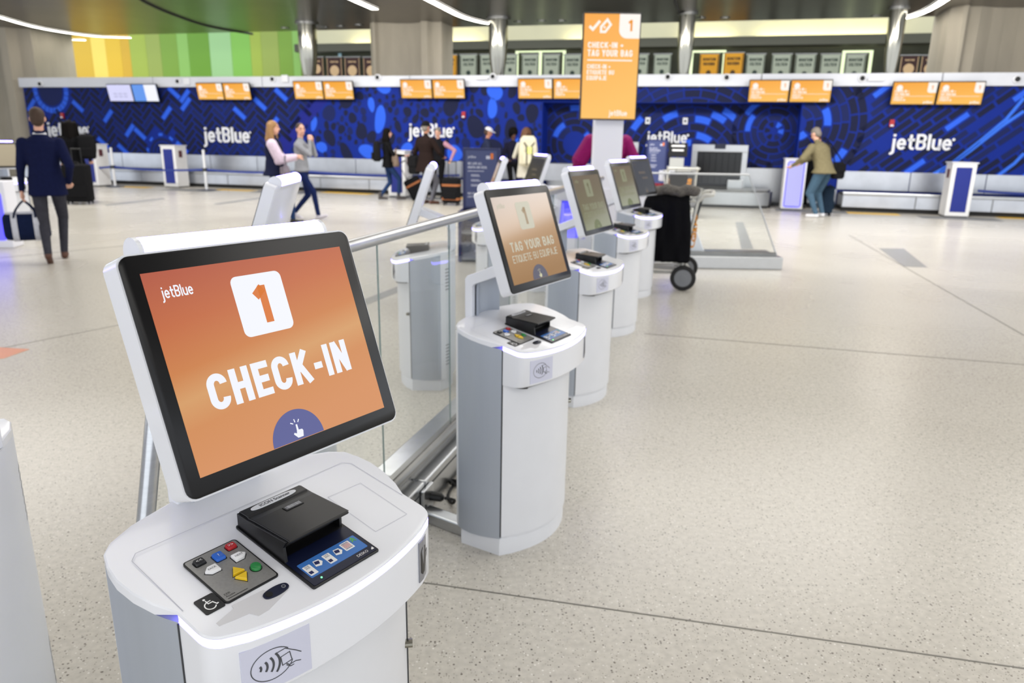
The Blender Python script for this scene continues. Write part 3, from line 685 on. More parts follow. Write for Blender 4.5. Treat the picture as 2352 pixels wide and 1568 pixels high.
for u0, u1, v0, v1, kd, lab in pairs:
    s0, z1 = wall_at(u0, v0, -.98); s1, z0 = wall_at(u1, v1, -.98); wd = (s1-s0)/2; ht = z1-z0
    for j in (0, 1):
        m = wmat(s0+wd*(j+.5), -.98, (z0+z1)/2) @ Matrix.Rotation(math.radians(12), 4, 'X')
        k2 = kd if kd == 'o' else 'wb'[j]
        wall_screen(m, wd-.015, ht, k2, '%s wall monitor, %s of the pair %s' % ({'o': 'orange', 'w': 'white', 'b': 'blue and white'}[k2], ('left', 'right')[j], lab), 'wall monitors')
# cameras and boxes on the fascia
DOME = mat('smoked_dome', (20, 22, 26), .1)
camlab = ['far left', 'left of the first orange monitors', 'above the women walking', 'left of the third wordmark', 'right of the third wordmark', 'right of the tall orange sign', 'left of the bag drop monitors', 'left of the rightmost monitors', 'at the far right']
for i, (u, v) in enumerate([(95, 193), (411, 187), (628, 182), (869, 178), (1133, 176), (1534, 177), (1669, 178), (1980, 180), (2335, 182)]):
    s, z = wall_at(u, v, -1.12); t = empty('dome_camera', wmat(s, -1.3, z), 'small white dome camera on the grey fascia, '+camlab[i], 'camera', 'dome cameras on the fascia')
    t.matrix_world = wmat(s, -1.12, z) @ Matrix.Rotation(math.radians(90), 4, 'X')
    MB().lathe([(.001, -.02), (.085, -.02), (.085, .05), (.07, .06), (.001, .06)], 16).obj('housing', WHITE2, t, smooth=40)
    MB().lathe([(.055, .058), (.05, .085), (.03, .105), (.001, .11)], 14).obj('dome', DOME, t, smooth=60)
for u, v, wd, ht, lab in [(431, 187, .2, .2, 'white square speaker box on the fascia at left'), (656, 181, .2, .2, 'white square speaker box above the women walking'), (1108, 180, .34, .07, 'thin white sensor bar left of the tall orange sign'), (2011, 183, .34, .07, 'thin white sensor bar near the rightmost monitors')]:
    s, z = wall_at(u, v, -1.12); t = empty('fascia_box', wmat(s, -1.12, z), lab, 'speaker', 'boxes on the fascia')
    MB().box(-wd/2, wd/2, -.07, 0, -ht/2, ht/2).obj('case', WHITE2, t, bevel=.02)
    MB().box(-wd*.35, wd*.35, -.075, -.068, -ht*.35, ht*.35).obj('grille', WHITE, t)
RED = mat('fire_alarm_red', (170, 24, 30), .4)
for u, v, lab in [(145, 264, 'behind the man in the navy suit'), (1066, 262, 'left of the tall orange sign'), (2048, 281, 'above the rightmost wordmark')]:
    s, z = wall_at(u, v); t = empty('fire_alarm', wmat(s, -1.21, z), 'red fire alarm strobe on the blue wall, '+lab, 'fire alarm', 'red fire alarms')
    MB().box(-.05, .05, -.06, -.004, -.1, .06).obj('case', RED, t, bevel=.008); MB().box(-.035, .035, -.085, -.06, -.09, -.05).obj('strobe', WHITE2, t, bevel=.01)
for u, v, lab in [(1488, 277, 'left'), (1574, 278, 'right')]:
    s, z = wall_at(u, v, -1.81); t = empty('switch_plate', wmat(s, -1.81, z), 'small cream switch plate above the recess wordmark, the %s one' % lab, 'switch')
    MB().box(-.06, .06, -.02, -.004, -.08, .08).obj('plate', WHITE, t, bevel=.006); MB().box(-.025, .025, -.03, -.02, -.03, .03).obj('button', DARKGREY, t)
# bag drop opening with rubber curtain
def bag_drop(u0, u1, v0, v1, lab, sgn=True):
    s0, z1 = wall_at(u0, v0, -1.3); s1 = wall_at(u1, v0, -1.3)[0]; h = (s1-s0)/2; z0 = .45
    t = empty('bag_drop_opening', wmat((s0+s1)/2, -1.3), lab, 'bag drop'); f = .13
    MB().box(-h, h, 0, .5, z1-f*1.3, z1).obj('lintel', STEEL, t, bevel=.006)
    for e in (-1, 1): MB().box(min(e*h, e*(h-f)), max(e*h, e*(h-f)), 0, .5, .0, z1-f*1.3).obj('jamb', STEEL, t, bevel=.006)
    MB().box(-h+f, h-f, .3, .4, .3, z1-f*1.3).obj('tunnel_back', BLACKP, t)
    n = 7; w_ = (2*h-2*f)/n
    for k in range(n): MB().box(-h+f+k*w_+.004, -h+f+(k+1)*w_-.004, .1+.015*(k % 2), .108+.015*(k % 2), .47, z1-f*1.3).obj('curtain_strip', mat('glossy_black_rubber', (16, 17, 19), .18), t)
    MB().box(-h+f, h-f, .0, .3, .30, .42).obj('belt', RUBBER, t)
    MB().box(-h+.02, h-.02, -.05, .0, 0, .40).obj('apron', STEELD, t)
    if sgn:
        MB().box(-.13, .13, -.02, 0, z1-.1, z1+.02).obj('number_sign', NAVY, t)
bag_drop(1591, 1720, 331, 0, 'steel bag drop opening with black curtain in the blue recess')
bag_drop(1400, 1467, 325, 0, 'second steel bag drop opening, mostly behind the tall sign post', False)
# low steel scale belt in front of the recess
t = empty('scale_belt', wmat(wall_at(1650, 430, -.3)[0], -.75), 'low curved stainless scale belt in front of the bag drop recess', 'conveyor')
pts = [(-2.3, -.1), (-2.0, -.42), (-1.2, -.6), (-.2, -.66), (.75, -.6), (1.15, -.45), (1.25, .1), (1.25, .45), (-2.3, .45)]
MB().prism(pts, .06, .36).obj('body', STEEL, t, smooth=30, bevel=.01)
MB().prism([(x*.96, y*.9) for x, y in pts], .36, .40).obj('belt', STEELD, t)
MB().prism([(x*.97, y*.94) for x, y in pts], 0, .06).obj('plinth', DARKGREY, t)
for k in (-1.35, .2): MB().box(k, k+.36, .1, .42, .40, .6).obj('scale_plate', STEEL, t, bevel=.01)

# ---- podiums, posts and barrier belts
PODW = mat('podium_white', (226, 226, 226), .45, noise=.02, nscale=5)
def podium(u, v, lit, lab, rot=0., hh=1.12):
    p = floor_at(u, v); t = empty('podium', place(p, WA+rot), lab, 'podium', 'check-in podiums')
    MB().box(-.23, .23, .0, .47, .03, hh).obj('body', PODW, t, bevel=.012)
    MB().box(-.21, .21, .02, .45, 0, .03).obj('plinth', DARKGREY, t)
    MB().box(-.25, .25, -.02, .49, hh, hh+.025).obj('top', WHITE, t, bevel=.006)
    if lit:
        MB().prism(rrect(-.16, .16, .1, hh-.06, .03), -.008, .004).xf(Matrix.Rotation(math.radians(90), 4, 'X')).obj('light_panel', LITPALE, t)
        fr = rrect(-.175, .175, .085, hh-.045, .04); fm = MB().tube([(x, -.006, z) for x, z in fr], .012, 6, close=True); fm.obj('light_frame', LITBLUE, t)
    else:
        MB().box(-.15, .15, -.008, .002, .12, hh-.08).obj('blue_panel', BLUEPAINT, t)
    for sd in ((1, -1) if not lit else ()):
        x = sd*.232
        MB().box(x-.02, x+.02, .14, .26, hh-.3, hh-.12).obj('card_holder', mat('dark_red_device', (84, 40, 44), .5), t, bevel=.006)
    return t
podium(394, 431, False, 'white podium with blue front panel at left before the steel belt')
podium(912, 453, False, 'white podium with blue front panel behind the woman with the backpack')
podium(1817, 483, True, 'white podium with glowing pale blue front panel beside the bending man')
podium(2196, 500, False, 'white podium with blue front panel at the right')
podium(212, 428, False, 'white podium mostly hidden behind the woman with long dark hair')
POSTW = mat('white_post', (216, 218, 222), .4)
pl = [(265, 429), (475, 437), (705, 442)]
posts = []
for i, (u, v) in enumerate(pl):
    p = floor_at(u, v); posts.append(p)
    t = empty('barrier_post', place(p, WA), 'white belt barrier post on a dark base, '+['leftmost by the dark haired woman', 'between the left podium and the two women', 'right behind the two women walking', 'by the bag drop recess'][i], 'barrier post', 'belt barrier posts')
    MB().lathe([(.24, 0), (.24, .012), (.06, .03), (.001, .03)], 20).obj('base', MAT_B, t, smooth=40)
    MB().lathe([(.035, .02), (.035, 1.05), (.001, 1.06)], 12).obj('pole', POSTW, t, smooth=40)
    MB().box(-.045, .045, -.045, .045, .5, .58).obj('belt_head', DARKGREY, t)
BELT = mat('blue_webbing', (38, 56, 132), .7)
def belt(a, b, lab):
    d = (b-a); L = d.length; t = MB(); n = 12
    for k in range(n):
        x0, x1 = L*k/n, L*(k+1)/n; z0, z1 = [-.05*(1-(2*x/L-1)**2) for x in (x0, x1)]
        t.add([(x0, -.002, z0), (x1, -.002, z1), (x1, -.002, z1+.055), (x0, -.002, z0+.055), (x0, .002, z0), (x1, .002, z1), (x1, .002, z1+.055), (x0, .002, z0+.055)], [(0, 1, 2, 3), (7, 6, 5, 4), (0, 4, 5, 1), (3, 2, 6, 7)])
    o = t.obj('barrier_belt', BELT); o.matrix_world = place(a+Vector((0, 0, .515)), math.atan2(d.y, d.x)); tag(o, lab, 'belt', 'blue barrier belts')
sh = lambda a, b: (a+(b-a).normalized()*.05, b-(b-a).normalized()*.05)
belt(*sh(floor_at(140, 426), posts[0]), 'blue barrier belt running left from the leftmost post'); belt(*sh(posts[0], posts[1]), 'blue barrier belt behind the left podium'); belt(*sh(posts[1], posts[2]), 'blue barrier belt behind the two women walking'); belt(*sh(posts[2], floor_at(1060, 452)), 'blue barrier belt behind the woman with the backpack')
belt(floor_at(2235, 496)+Vector((0, 0, 0)), floor_at(2600, 507), 'blue barrier belt at the far right edge')

# ================================================================== THE BIG ORANGE SIGN ON ITS PYLON
TY = 9.05
def tx(u, v): p = plane_at(u, v, Vector((0, TY, 0)), Vector((0, 1, 0))); return p.x, p.z
PYL = empty('sign_pylon', (1.08, TY, 0), 'white pylon with glowing blue panels carrying the tall orange sign', 'sign')
cx = 1.08
x0, _ = tx(1367, 300); x1, _ = tx(1432, 300)
MB().box(x0-cx, x1-cx, .02, .3, .16, 1.75).obj('column', mat('pylon_white', (243, 244, 252), .35), PYL, bevel=.01)
prof = [(.22-cx, .16), (2.36-cx, .16), (2.02-cx, .92), (.42-cx, .92)]
MB().add([(x, .0, z) for x, z in prof]+[(x, .34, z) for x, z in prof], [(0, 1, 2, 3), (7, 6, 5, 4), (0, 4, 5, 1), (1, 5, 6, 2), (2, 6, 7, 3), (3, 7, 4, 0)]).obj('flared_base', MATS['pylon_white'], PYL, bevel=.012)
for pts, nm in [([(.55, .32), (.86, .32), (.86, .76), (.58, .76)], 'left'), ([(1.80, .32), (2.16, .32), (2.0, .68), (1.86, .68)], 'right')]:
    P = [(x-cx, z) for x, z in pts]
    MB().add([(x, -.006, z) for x, z in P]+[(x, .01, z) for x, z in P], [(0, 1, 2, 3), (7, 6, 5, 4), (0, 4, 5, 1), (1, 5, 6, 2), (2, 6, 7, 3), (3, 7, 4, 0)]).obj('light_panel', LITBLUE, PYL)
    MB().tube([(x, -.004, z) for x, z in P], .012, 6, close=True).obj('panel_frame', emis('deep_blue_led', (40, 40, 220), 1.2), PYL)
sg = bpy.data.objects.new('sign_display', None)
a0, z1 = tx(1339, 31); a1, _ = tx(1473, 31); _, z0 = tx(1400, 276); b0x, _ = tx(1334, 275)
wd, ht = .655, z1-z0; scx = (a0+a1)/2
B = MB().box(-wd/2, wd/2, 0, .1, -ht/2, ht/2).obj('display_case', BLACKP, PYL, bevel=.008); B.location = (scx-cx-.005, -.1, (z0+z1)/2)
w2, h2 = wd/2-.014, ht/2-.014
MB().box(-w2, w2, -.005, .001, -h2, h2).obj('display', ORG, B)
fn = lambda a, b, d=0: (a, -.008, b)
X = lambda u: -w2+(u-1341)/(1470-1341)*2*w2
Zz = lambda v: h2-(v-34)/(272-34)*2*h2
pm = MB()
pm.poly([fn(a, b) for a, b in [(X(1422), h2)]+circ(X(1422)+.09, Zz(88)+.09, .09, n=8, a0=180, a1=270)+[(w2, Zz(88)), (w2, h2)]])
pts, fs = stroke_poly([(X(1353), Zz(62)), (X(1361), Zz(69)), (X(1377), Zz(50))], .03); pm.add([fn(*p) for p in pts], fs)
pts, fs = stroke_poly([(X(1380), Zz(74)), (X(1380), Zz(63)), (X(1394), Zz(47)), (X(1402), Zz(58)), (X(1390), Zz(74)), (X(1380), Zz(74)), (X(1380), Zz(70))], .026); pm.add([fn(*p) for p in pts], fs)
pm.poly([fn(a, b) for a, b in circ(X(1388), Zz(64), .012, n=10)])
put_text(pm, 'CHECK-IN +', .062, lambda a, b, d: fn(a+X(1351), b+Zz(110)), .2, 1, .1, 'l', fit=X(1434)-X(1351))
put_text(pm, 'TAG YOUR BAG', .072, lambda a, b, d: fn(a+X(1351), b+Zz(129)), .2, 1, .1, 'l', fit=X(1456)-X(1351))
pm.poly([fn(a, b) for a, b in [(X(1351), Zz(139)), (X(1456), Zz(139)), (X(1456), Zz(136)), (X(1351), Zz(136))]])
put_text(pm, 'CHECK-IN +', .048, lambda a, b, d: fn(a+X(1351), b+Zz(157)), .19, 1, .1, 'l', fit=X(1406)-X(1351))
put_text(pm, 'ETIQUETE SU', .048, lambda a, b, d: fn(a+X(1351), b+Zz(170)), .19, 1, .1, 'l', fit=X(1415)-X(1351))
put_text(pm, 'EQUIPAJE', .048, lambda a, b, d: fn(a+X(1351), b+Zz(183)), .19, 1, .1, 'l', fit=X(1398)-X(1351))
put_text(pm, 'jetBlue', .062, lambda a, b, d: fn(a+X(1451), b+Zz(265)), .16, 1, .07, 'r')
pm.obj('sign_print', SCW, B)
one = MB(); put_text(one, '1', .12, lambda a, b, d: (a+X(1448), -.01, b+Zz(72)), .2, 1, .1, 'c'); one.obj('number_print', SCO, B)
bpy.data.objects.remove(sg)
# plinth of the far glass screen
PLS = empty('glass_screen', (2.2, TY, 0), 'clear glass screen with raked end on a steel plinth right of the sign pylon', 'glass screen')
MB().box(-2.1, 1.05, -.22, .42, 0, .15).obj('plinth', STEEL, PLS, bevel=.008)
gx = [(-.3, .16), (1.02, .16), (.56, 1.1), (-.3, 1.1)]
for k, P in enumerate([[(-.15, .16), (.5, .16), (.5, 1.1), (-.15, 1.1)], [(.51, .16), (1.0, .16), (.58, 1.1), (.51, 1.1)]]):
    MB().add([(x, -.09, z) for x, z in P]+[(x, -.078, z) for x, z in P], [(0, 1, 2, 3), (7, 6, 5, 4), (0, 4, 5, 1), (1, 5, 6, 2), (2, 6, 7, 3), (3, 7, 4, 0)]).obj('pane', GLASS, PLS)
MB().tube([(-.6, -.084, 1.11), (.58, -.084, 1.11)], .011, 10).obj('handrail', STEEL, PLS, smooth=60)
MB().tube([(.585, -.084, 1.1), (1.01, -.084, .16)], .009, 8).obj('end_trim', STEEL, PLS, smooth=60)
MB().box(-.15, 1.0, -.11, -.06, .15, .19).obj('glass_shoe', STEELD, PLS)

# ================================================================== LONG GLASS BALUSTRADE BETWEEN THE KIOSK ROWS
bd = Vector((.28143, .95958, 0)); bo = Vector((-.44, 2.64, 0)); bang = math.atan2(bd.y, bd.x)
BAL = empty('glass_balustrade', Matrix.Translation(bo) @ Matrix.Rotation(bang, 4, 'Z'), 'long glass balustrade with steel handrail between the two rows of kiosks', 'balustrade')
X0, X1 = -1.42, 4.4           # along the balustrade, local x
XT = X0+.32                   # raked end
for x0, x1 in [(X0, .72-.62), (.102, 1.9), (1.902, 3.2), (3.202, X1)]:
    MB().box(x0+.002, x1-.002, -.072, .17, .004, .145).obj('plinth', STEEL, BAL, bevel=.006)
    MB().box(x0+.002, x1-.002, -.0735, -.07, .105, .112).obj('shadow_gap', DARKGREY, BAL)
MB().tube([(X0+.05, 0, .185), (X1, 0, .185)], .03, 14).obj('glass_clamp_tube', STEELD, BAL, smooth=60)
MB().box(X0+.05, X1, -.012, .012, .145, .22).obj('glass_channel', STEELD, BAL)
gl = [X0, -.77, -.11, .57, 1.5, 2.5, 3.4, X1-.02]
for k in range(len(gl)-1):
    a, b = gl[k]+.003, gl[k+1]-.003; a2 = XT if k == 0 else a
    P = [(a+.02 if k == 0 else a, .2), (b, .2), (b, 1.13), (a2, 1.13)]
    MB().add([(x, -.006, z) for x, z in P]+[(x, .006, z) for x, z in P], [(0, 1, 2, 3), (7, 6, 5, 4), (0, 4, 5, 1), (1, 5, 6, 2), (2, 6, 7, 3), (3, 7, 4, 0)]).obj('pane', GLASS, BAL)
    if k: MB().box(a-.005, a-.003, -.003, .003, .2, 1.13).obj('joint', mat('green_glass_edge', (130, 148, 146), .2), BAL)
MB().tube([(XT-.02, 0, 1.145), (X1, 0, 1.145)], .021, 14).obj('handrail', STEEL, BAL, smooth=60)
MB().tube([(XT-.02, 0, 1.145), (X0+.04, 0, .2)], .019, 10).obj('end_post', STEEL, BAL, smooth=60)
o = MB().box(.05, .15, -.09, -.0745, .02, .125).obj('outlet_box', STEEL, BAL, bevel=.004)
MB().tube([(.12, -.09, .075), (.12, -.1, .075), (.122, -.135, .073), (.124, -.145, .072)], [.02, .019, .017, .008], 12).obj('plug', BLACKP, o)
# power cord and floor channel
b2w = lambda x, y, z: Matrix.Translation(bo) @ Matrix.Rotation(bang, 4, 'Z') @ Vector((x, y, z))
cord = MB().tube(smoothpath([b2w(.124, -.147, .072), b2w(.135, -.17, .066), b2w(.165, -.175, .045), b2w(.2, -.15, .012), b2w(.27, -.105, .008), b2w(.4, -.092, .008), b2w(.55, -.095, .008), b2w(.8, -.1, .008), b2w(1.0, -.12, .008)], 8), .0062, 8)
tag(cord.obj('power_cord', RUBBER), 'black power cord lying along the steel plinth behind the second kiosk', 'cord')
kn = MB(); 
for k in range(3): kn.tube([b2w(.36+.012*math.sin(a)+.004*k, -.095+.018*math.cos(a+k), .02+.012*math.sin(a*1.5+k)) for a in np.linspace(0, 6.2, 14)], .004, 6)
tag(kn.obj('cable_tie', RUBBER), 'small black knot of cable tie on the power cord', 'cable')
ch = MB().box(-.15, .11, -.03, .03, 0, .05).obj('cable_channel', STEEL, bevel=.006); pch = b2w(.035, -.19, 0); ch.matrix_world = place(pch, bang-math.pi/2-.3+math.pi); tag(ch, 'short steel cable channel on the floor behind the second kiosk', 'cable cover')

# lit white plinth of the next kiosk island, at the left edge
lpd = ray(13, 470); t = empty('lit_plinth', place((lpd.x/lpd.y*9.55-.58, 9.45, 0), math.radians(10)), 'white plinth with glowing blue panel at the left edge', 'plinth')
MB().box(-.6, .6, 0, .3, .0, .85).obj('body', MATS['pylon_white'], t, bevel=.012)
MB().prism(rrect(-.5, .55, .1, .72, .05), -.006, .006).xf(Matrix.Rotation(math.radians(90), 4, 'X')).obj('light_panel', LITBLUE, t)
# ================================================================== KIOSKS
SL = .2
def dz(y): return .81+SL*(min(y, .14)+.0446)
def hood_front(ins=0., y_end=-.0446, n=14):
    a = .237-ins; pts = [(-a, y_end), (-a, -.09)]
    for k in range(5): 
        t = math.radians(180+k*60/4); pts.append((-a+.035+.035*math.cos(t), -.095+.035*math.sin(t)*1.0))
    xs = np.linspace(-.185, .185, n)
    pts += [(x, -.168+ins+.044*(x/.235)**2) for x in xs]
    for k in range(5):
        t = math.radians(300+k*60/4); pts.append((a-.035+.035*math.cos(t), -.095+.035*math.sin(t)))
    return pts+[(a, -.09), (a, y_end)]
REAR = [(.252, -.01), (.262, .03), (.265, .07), (.26, .105), (.25, .135), (.228, .16), (.18, .187), (.1, .21), (0, .22)]
REARF = REAR+[(-x, y) for x, y in REAR[-2::-1]]
def deck_outline(ins=0.):
    f = hood_front(ins); r = [(x*(1-ins/.25), y-ins*(1 if y > .1 else 0)) for x, y in REARF]
    return f+r
def door_arc(ins=0., n=17): return [(x, -.046+ins-.089*(1-(x/.235)**2)) for x in np.linspace(-.235, .235, n)]
def D(x, y, h=0.): return (x, y, dz(y)+h)
TILT = .341; HCZ = 1.149
def SP(a, b, d=0.):               # screen plane: a right, b up, d out of the glass
    return (a, b*math.sin(TILT)-d*math.cos(TILT), HCZ+b*math.cos(TILT)+d*math.sin(TILT))
def slab(mb, pts, h0, h1, fn, mi=0):
    mb.loft([[fn(a, b, h0) for a, b in pts], [fn(a, b, h1) for a, b in pts]], mi); return mb
def build_kiosk_proto():
    K = empty('check_in_kiosk', (0, 0, 0))
    # plinth
    bo_ = [(-.235, -.04)]+[(x, -.042-.084*(1-(x/.235)**2)) for x in np.linspace(-.2, .2, 11)]+[(.235, -.04), (.24, .13), (.17, .185), (.1, .2), (-.1, .2), (-.17, .185), (-.24, .13)]
    MB().loft([[(x, y, .0) for x, y in bo_], [(x, y, .05) for x, y in bo_], [(x*.97, y*.97 if y > -.05 else y+.006, .073) for x, y in bo_]]).obj('base', WHITE, K, smooth=35)
    # inner body
    core = [(x*.95, y*.93) for x, y in door_arc()]+[(x*.95, y*.95) for x, y in REARF]
    MB().loft([[(x, y, .06) for x, y in core], [(x, y, dz(y)-.03) for x, y in core]]).obj('body', WHITE, K, smooth=35)
    # grey side panels
    for sgn in (1, -1):
        o_ = [(.237, -.0446), (.245, -.028), (.252, -.01), (.262, .03), (.265, .07), (.26, .105), (.25, .135)]
        i_ = [(x-.02, y) for x, y in reversed(o_)]
        P = [(x*sgn, y) for x, y in o_+i_]
        MB().loft([[(x, y, .072) for x, y in P], [(x, y, dz(y)-.018) for x, y in P]]).obj('side_panel', GREY, K, smooth=35)
    # rear panel with vents
    o_ = [(.25, .1355), (.228, .16), (.18, .187), (.1, .21), (0, .22), (-.1, .21), (-.18, .187), (-.228, .16), (-.25, .1355)]
    P = o_+[(x*.9, y-.02) for x, y in reversed(o_)]
    rp = MB().loft([[(x, y, .072) for x, y in P], [(x, y, dz(y)-.018) for x, y in P]]).obj('rear_panel', WHITE, K, smooth=35)
    vt = MB()
    for z0 in (.16, .62):
        for sgn in (-1, 1):
            for i in range(5):
                for j in range(7):
                    t = (i+.5)/5; x = .225-.042*t; z = z0+j*.02
                    vt.add([(sgn*(x+a), .16+(.228-(x+a))*.5625+.0006, z+b) for a, b in ((-.003, -.0035), (.003, -.0035), (.003, .0035), (-.003, .0035))], [(0, 1, 2, 3)])
    vt.obj('vent_holes', DARKGREY, rp)['kind'] = 'stuff'
    # front door
    a = door_arc(); P = a+[(x*.93, y+.018) for x, y in reversed(a)]
    dr = MB().loft([[(x, y, .078) for x, y in P], [(x, y, .672) for x, y in P]]).obj('front_door', WHITE, K, smooth=35)
    MB().tube([(.218, -.048, .475), (.234, -.064, .475)], .009, 12).obj('lock', CHROME, dr)
    # hood
    hf = hood_front(); n = len(hf)
    hd = MB().loft([[(x, y+.006, .666) for x, y in hf], [(x, y, .672) for x, y in hf], [(x, y, dz(y)-.02) for x, y in hf]]).obj('hood', WHITE2, K, smooth=40)
    ih = hood_front(.02); MB().loft([[(x, y, .658) for x, y in ih], [(x, y, .668) for x, y in ih]]).obj('shadow_gap', BLACKP, hd)
    l1 = hood_front(.001); MB().loft([[(x, y, dz(y)-.0205) for x, y in l1], [(x, y-.001, dz(y)-.013) for x, y in l1], [(x, y, dz(y)-.0055) for x, y in l1]]).obj('led_strip', LEDS, K, smooth=40)
    for s_ in (1, -1): MB().box(min(s_*.234, s_*.2385), max(s_*.234, s_*.2385), -.0468, -.0435, .078, .79).obj('panel_gap', DARKGREY, K)
    # deck
    d0, d1, d2 = deck_outline(.0), deck_outline(.002), deck_outline(.007)
    dk = MB().loft([[(x, y, dz(y)-.018 if y > -.04 else dz(y)-.005) for x, y in d0], [(x, y, dz(y)-.003) for x, y in d0], [(x, y, dz(y)-.0006) for x, y in d1], [(x, y, dz(y)) for x, y in d2]]).obj('deck', WHITE2, K, smooth=30)
    gz = lambda a, b, h=0: D(a, b, .0008+h)
    # hairline seam of the raised deck panel and of the hatch
    LINE = mat('seam_grey', (188, 190, 200), .5)
    pl = MB()
    for P in ([(-.23, -.05), (-.228, .092), (-.215, .105), (.215, .105), (.228, .092), (.23, -.05)],):
        v_, f_ = stroke_poly(P, .0012); pl.add([gz(*p) for p in v_], f_)
    v_, f_ = stroke_poly([(.115, .033), (.195, .03), (.193, -.097), (.112, -.097), (.115, .033), (.12, .033)], .0009); pl.add([gz(*p) for p in v_], f_)
    pl.obj('deck_seams', LINE, dk)
    # keypad
    kp = slab(MB(), rrect(-.178, -.082, -.079, .038, .006), 0, .0022, D).obj('keypad', BLACKP, K)
    slab(MB(), rrect(-.1755, -.0845, -.0765, .0355, .004), .0022, .0028, D).obj('keypad_plate', mat('brushed_keypad', (150, 149, 146), .4, .5, noise=.06, nscale=200), kp)
    kc = {'k': mat('key_black', (26, 26, 28), .35), 'b': mat('key_blue', (40, 100, 200), .35), 'r': mat('key_red', (176, 32, 38), .35), 'w': mat('key_white', (230, 230, 232), .35), 'y': mat('key_yellow', (226, 188, 32), .35), 'g': mat('key_green', (34, 128, 62), .35)}
    sq = lambda cx, cy, a, b: rrect(cx-a, cx+a, cy-b, cy+b, .0025, 3)
    keys = [('k', sq(-.158, .021, .0085, .0062)), ('b', [(-.1365, .006), (-.1205, .006), (-.1165, .014), (-.1215, .0225), (-.1335, .0225), (-.1385, .014)][0:0] or sq(-.1285, .0135, .0085, .0085)), ('r', sq(-.100, .0225, .0082, .0062)),
            ('w', [(-.115, -.0135), (-.1, -.0135), (-.0925, -.006), (-.1, .0015), (-.115, .0015)]), ('w', [(-.1425, -.0135), (-.1575, -.0135), (-.1655, -.006), (-.1575, .0015), (-.1425, .0015)]),
            ('y', [(-.1385, -.0385), (-.1175, -.0385), (-.128, -.023)]), ('y', [(-.1385, -.044), (-.1175, -.044), (-.128, -.0595)]), ('g', circ(-.1, -.043, .0085, n=20))]
    for i, (c, P) in enumerate(keys):
        cxk = sum(p[0] for p in P)/len(P); cyk = sum(p[1] for p in P)/len(P)
        big = [(cxk+(x-cxk)*1.16, cyk+(y-cyk)*1.16) for x, y in P]
        slab(MB(), big, .0028, .0031, D).obj('key_well', BLACKP, kp)
        b = MB(); b.loft([[D(x, y, .0029) for x, y in P], [D(x, y, .0066) for x, y in P], [D(cxk+(x-cxk)*.9, cyk+(y-cyk)*.9, .0078) for x, y in P]])
        k_ = b.obj('key_button', kc[c], kp, smooth=50)
        tt = {0: '<<', 1: '?', 2: '>>', 3: 'NEXT', 4: 'BACK'}.get(i)
        if tt:
            ls = MB(); font_text(ls, tt, .0055 if len(tt) == 4 else .009, lambda a, b, d: D(cxk+a, cyk+b, .0081), bold=.0)
            ls.obj('key_lettering', INK if c == 'w' else INKW, k_)
    ls = MB(); font_text(ls, 'EZ®', .0055, lambda a, b, d: D(-.171+a, -.0625+b, .003), 'LEFT'); font_text(ls, 'Access', .0055, lambda a, b, d: D(-.171+a, -.0675+b, .003), 'LEFT')
    ls.poly([D(-.171, -.0733, .003), D(-.137, -.0733, .003), D(-.137, -.0722, .003), D(-.171, -.0722, .003)]); ls.obj('keypad_lettering', INKB, kp)
    # accessibility sign
    ac = slab(MB(), rrect(-.211, -.179, -.079, -.044, .003), 0, .0012, D).obj('accessibility_sign', mat('black_label', (14, 14, 16), .4), K)
    ic = MB(); F2 = lambda a, b: D(-.195+a*.0145, -.0615+b*.0145, .0016)
    for P, w_ in ([circ(-.1, -.3, .55, n=22, a0=100, a1=330), .13], [[(-.15, .55), (-.12, .02), (.36, .02), (.55, -.5), (.75, -.42)], .14], [[(-.14, .3), (.3, .3)], .12]):
        v_, f_ = stroke_poly(P, w_); ic.add([F2(*p) for p in v_], f_)
    ic.poly([F2(*p) for p in circ(-.17, .75, .14, n=12)]); ic.obj('wheelchair_symbol', INKW, ac)
    # headphone jack
    hp = slab(MB(), [(-.108+.0225*math.cos(a)*1.0+(.0 if abs(math.cos(a)) < 2 else 0), -.1035+.0095*math.copysign(abs(math.sin(a))**.7, math.sin(a))) for a in np.linspace(0, 2*math.pi, 24, endpoint=False)], 0, .0022, D).obj('headphone_jack', NAVY, K, smooth=40)
    MB().loft([[D(-.094+r*math.cos(a), -.1035+r*math.sin(a), h) for a in np.linspace(0, 2*math.pi, 14, endpoint=False)] for r, h in ((.0036, .0015), (.0036, .003), (.0022, .003), (.0022, .0015))]).obj('jack_ring', STEEL, hp)
    slab(MB(), circ(-.121, -.1035, .006, n=16), .002, .0028, D).obj('jack_button', BLACKP, hp)
    # old clear tape
    slab(MB(), [(-.21, -.1), (-.175, -.092), (-.174, -.085), (-.12, -.088), (-.116, -.098), (-.092, -.104), (-.092, -.113), (-.14, -.128), (-.158, -.128), (-.165, -.115), (-.21, -.108)], .0, .0005, D).obj('worn_tape', mat('old_tape', (208, 208, 212), .5), K)
    # document scanner
    sc = slab(MB(), rrect(-.064, .08, -.139, .063, .004), 0, .004, D).obj('document_scanner', BLACKP, K, bevel=.001)
    def prof(mb, P, x0, x1, x0b=None, x1b=None):
        mb.loft([[D(x0 if x0b is None else x0+(x0b-x0)*h/.045, y, h) for y, h in P], [D(x1 if x1b is None else x1+(x1b-x1)*h/.045, y, h) for y, h in P]]); return mb
    bodyP = [(.060, .003), (.060, .029), (.057, .0315), (.036, .034), (.033, .0315), (.018, .035), (-.072, .0475), (-.0755, .0465), (-.0745, .043), (-.034, .008), (-.034, .003)]
    prof(MB(), bodyP, -.0565, .071).obj('scanner_hood', BLACKP, sc, bevel=.0015)
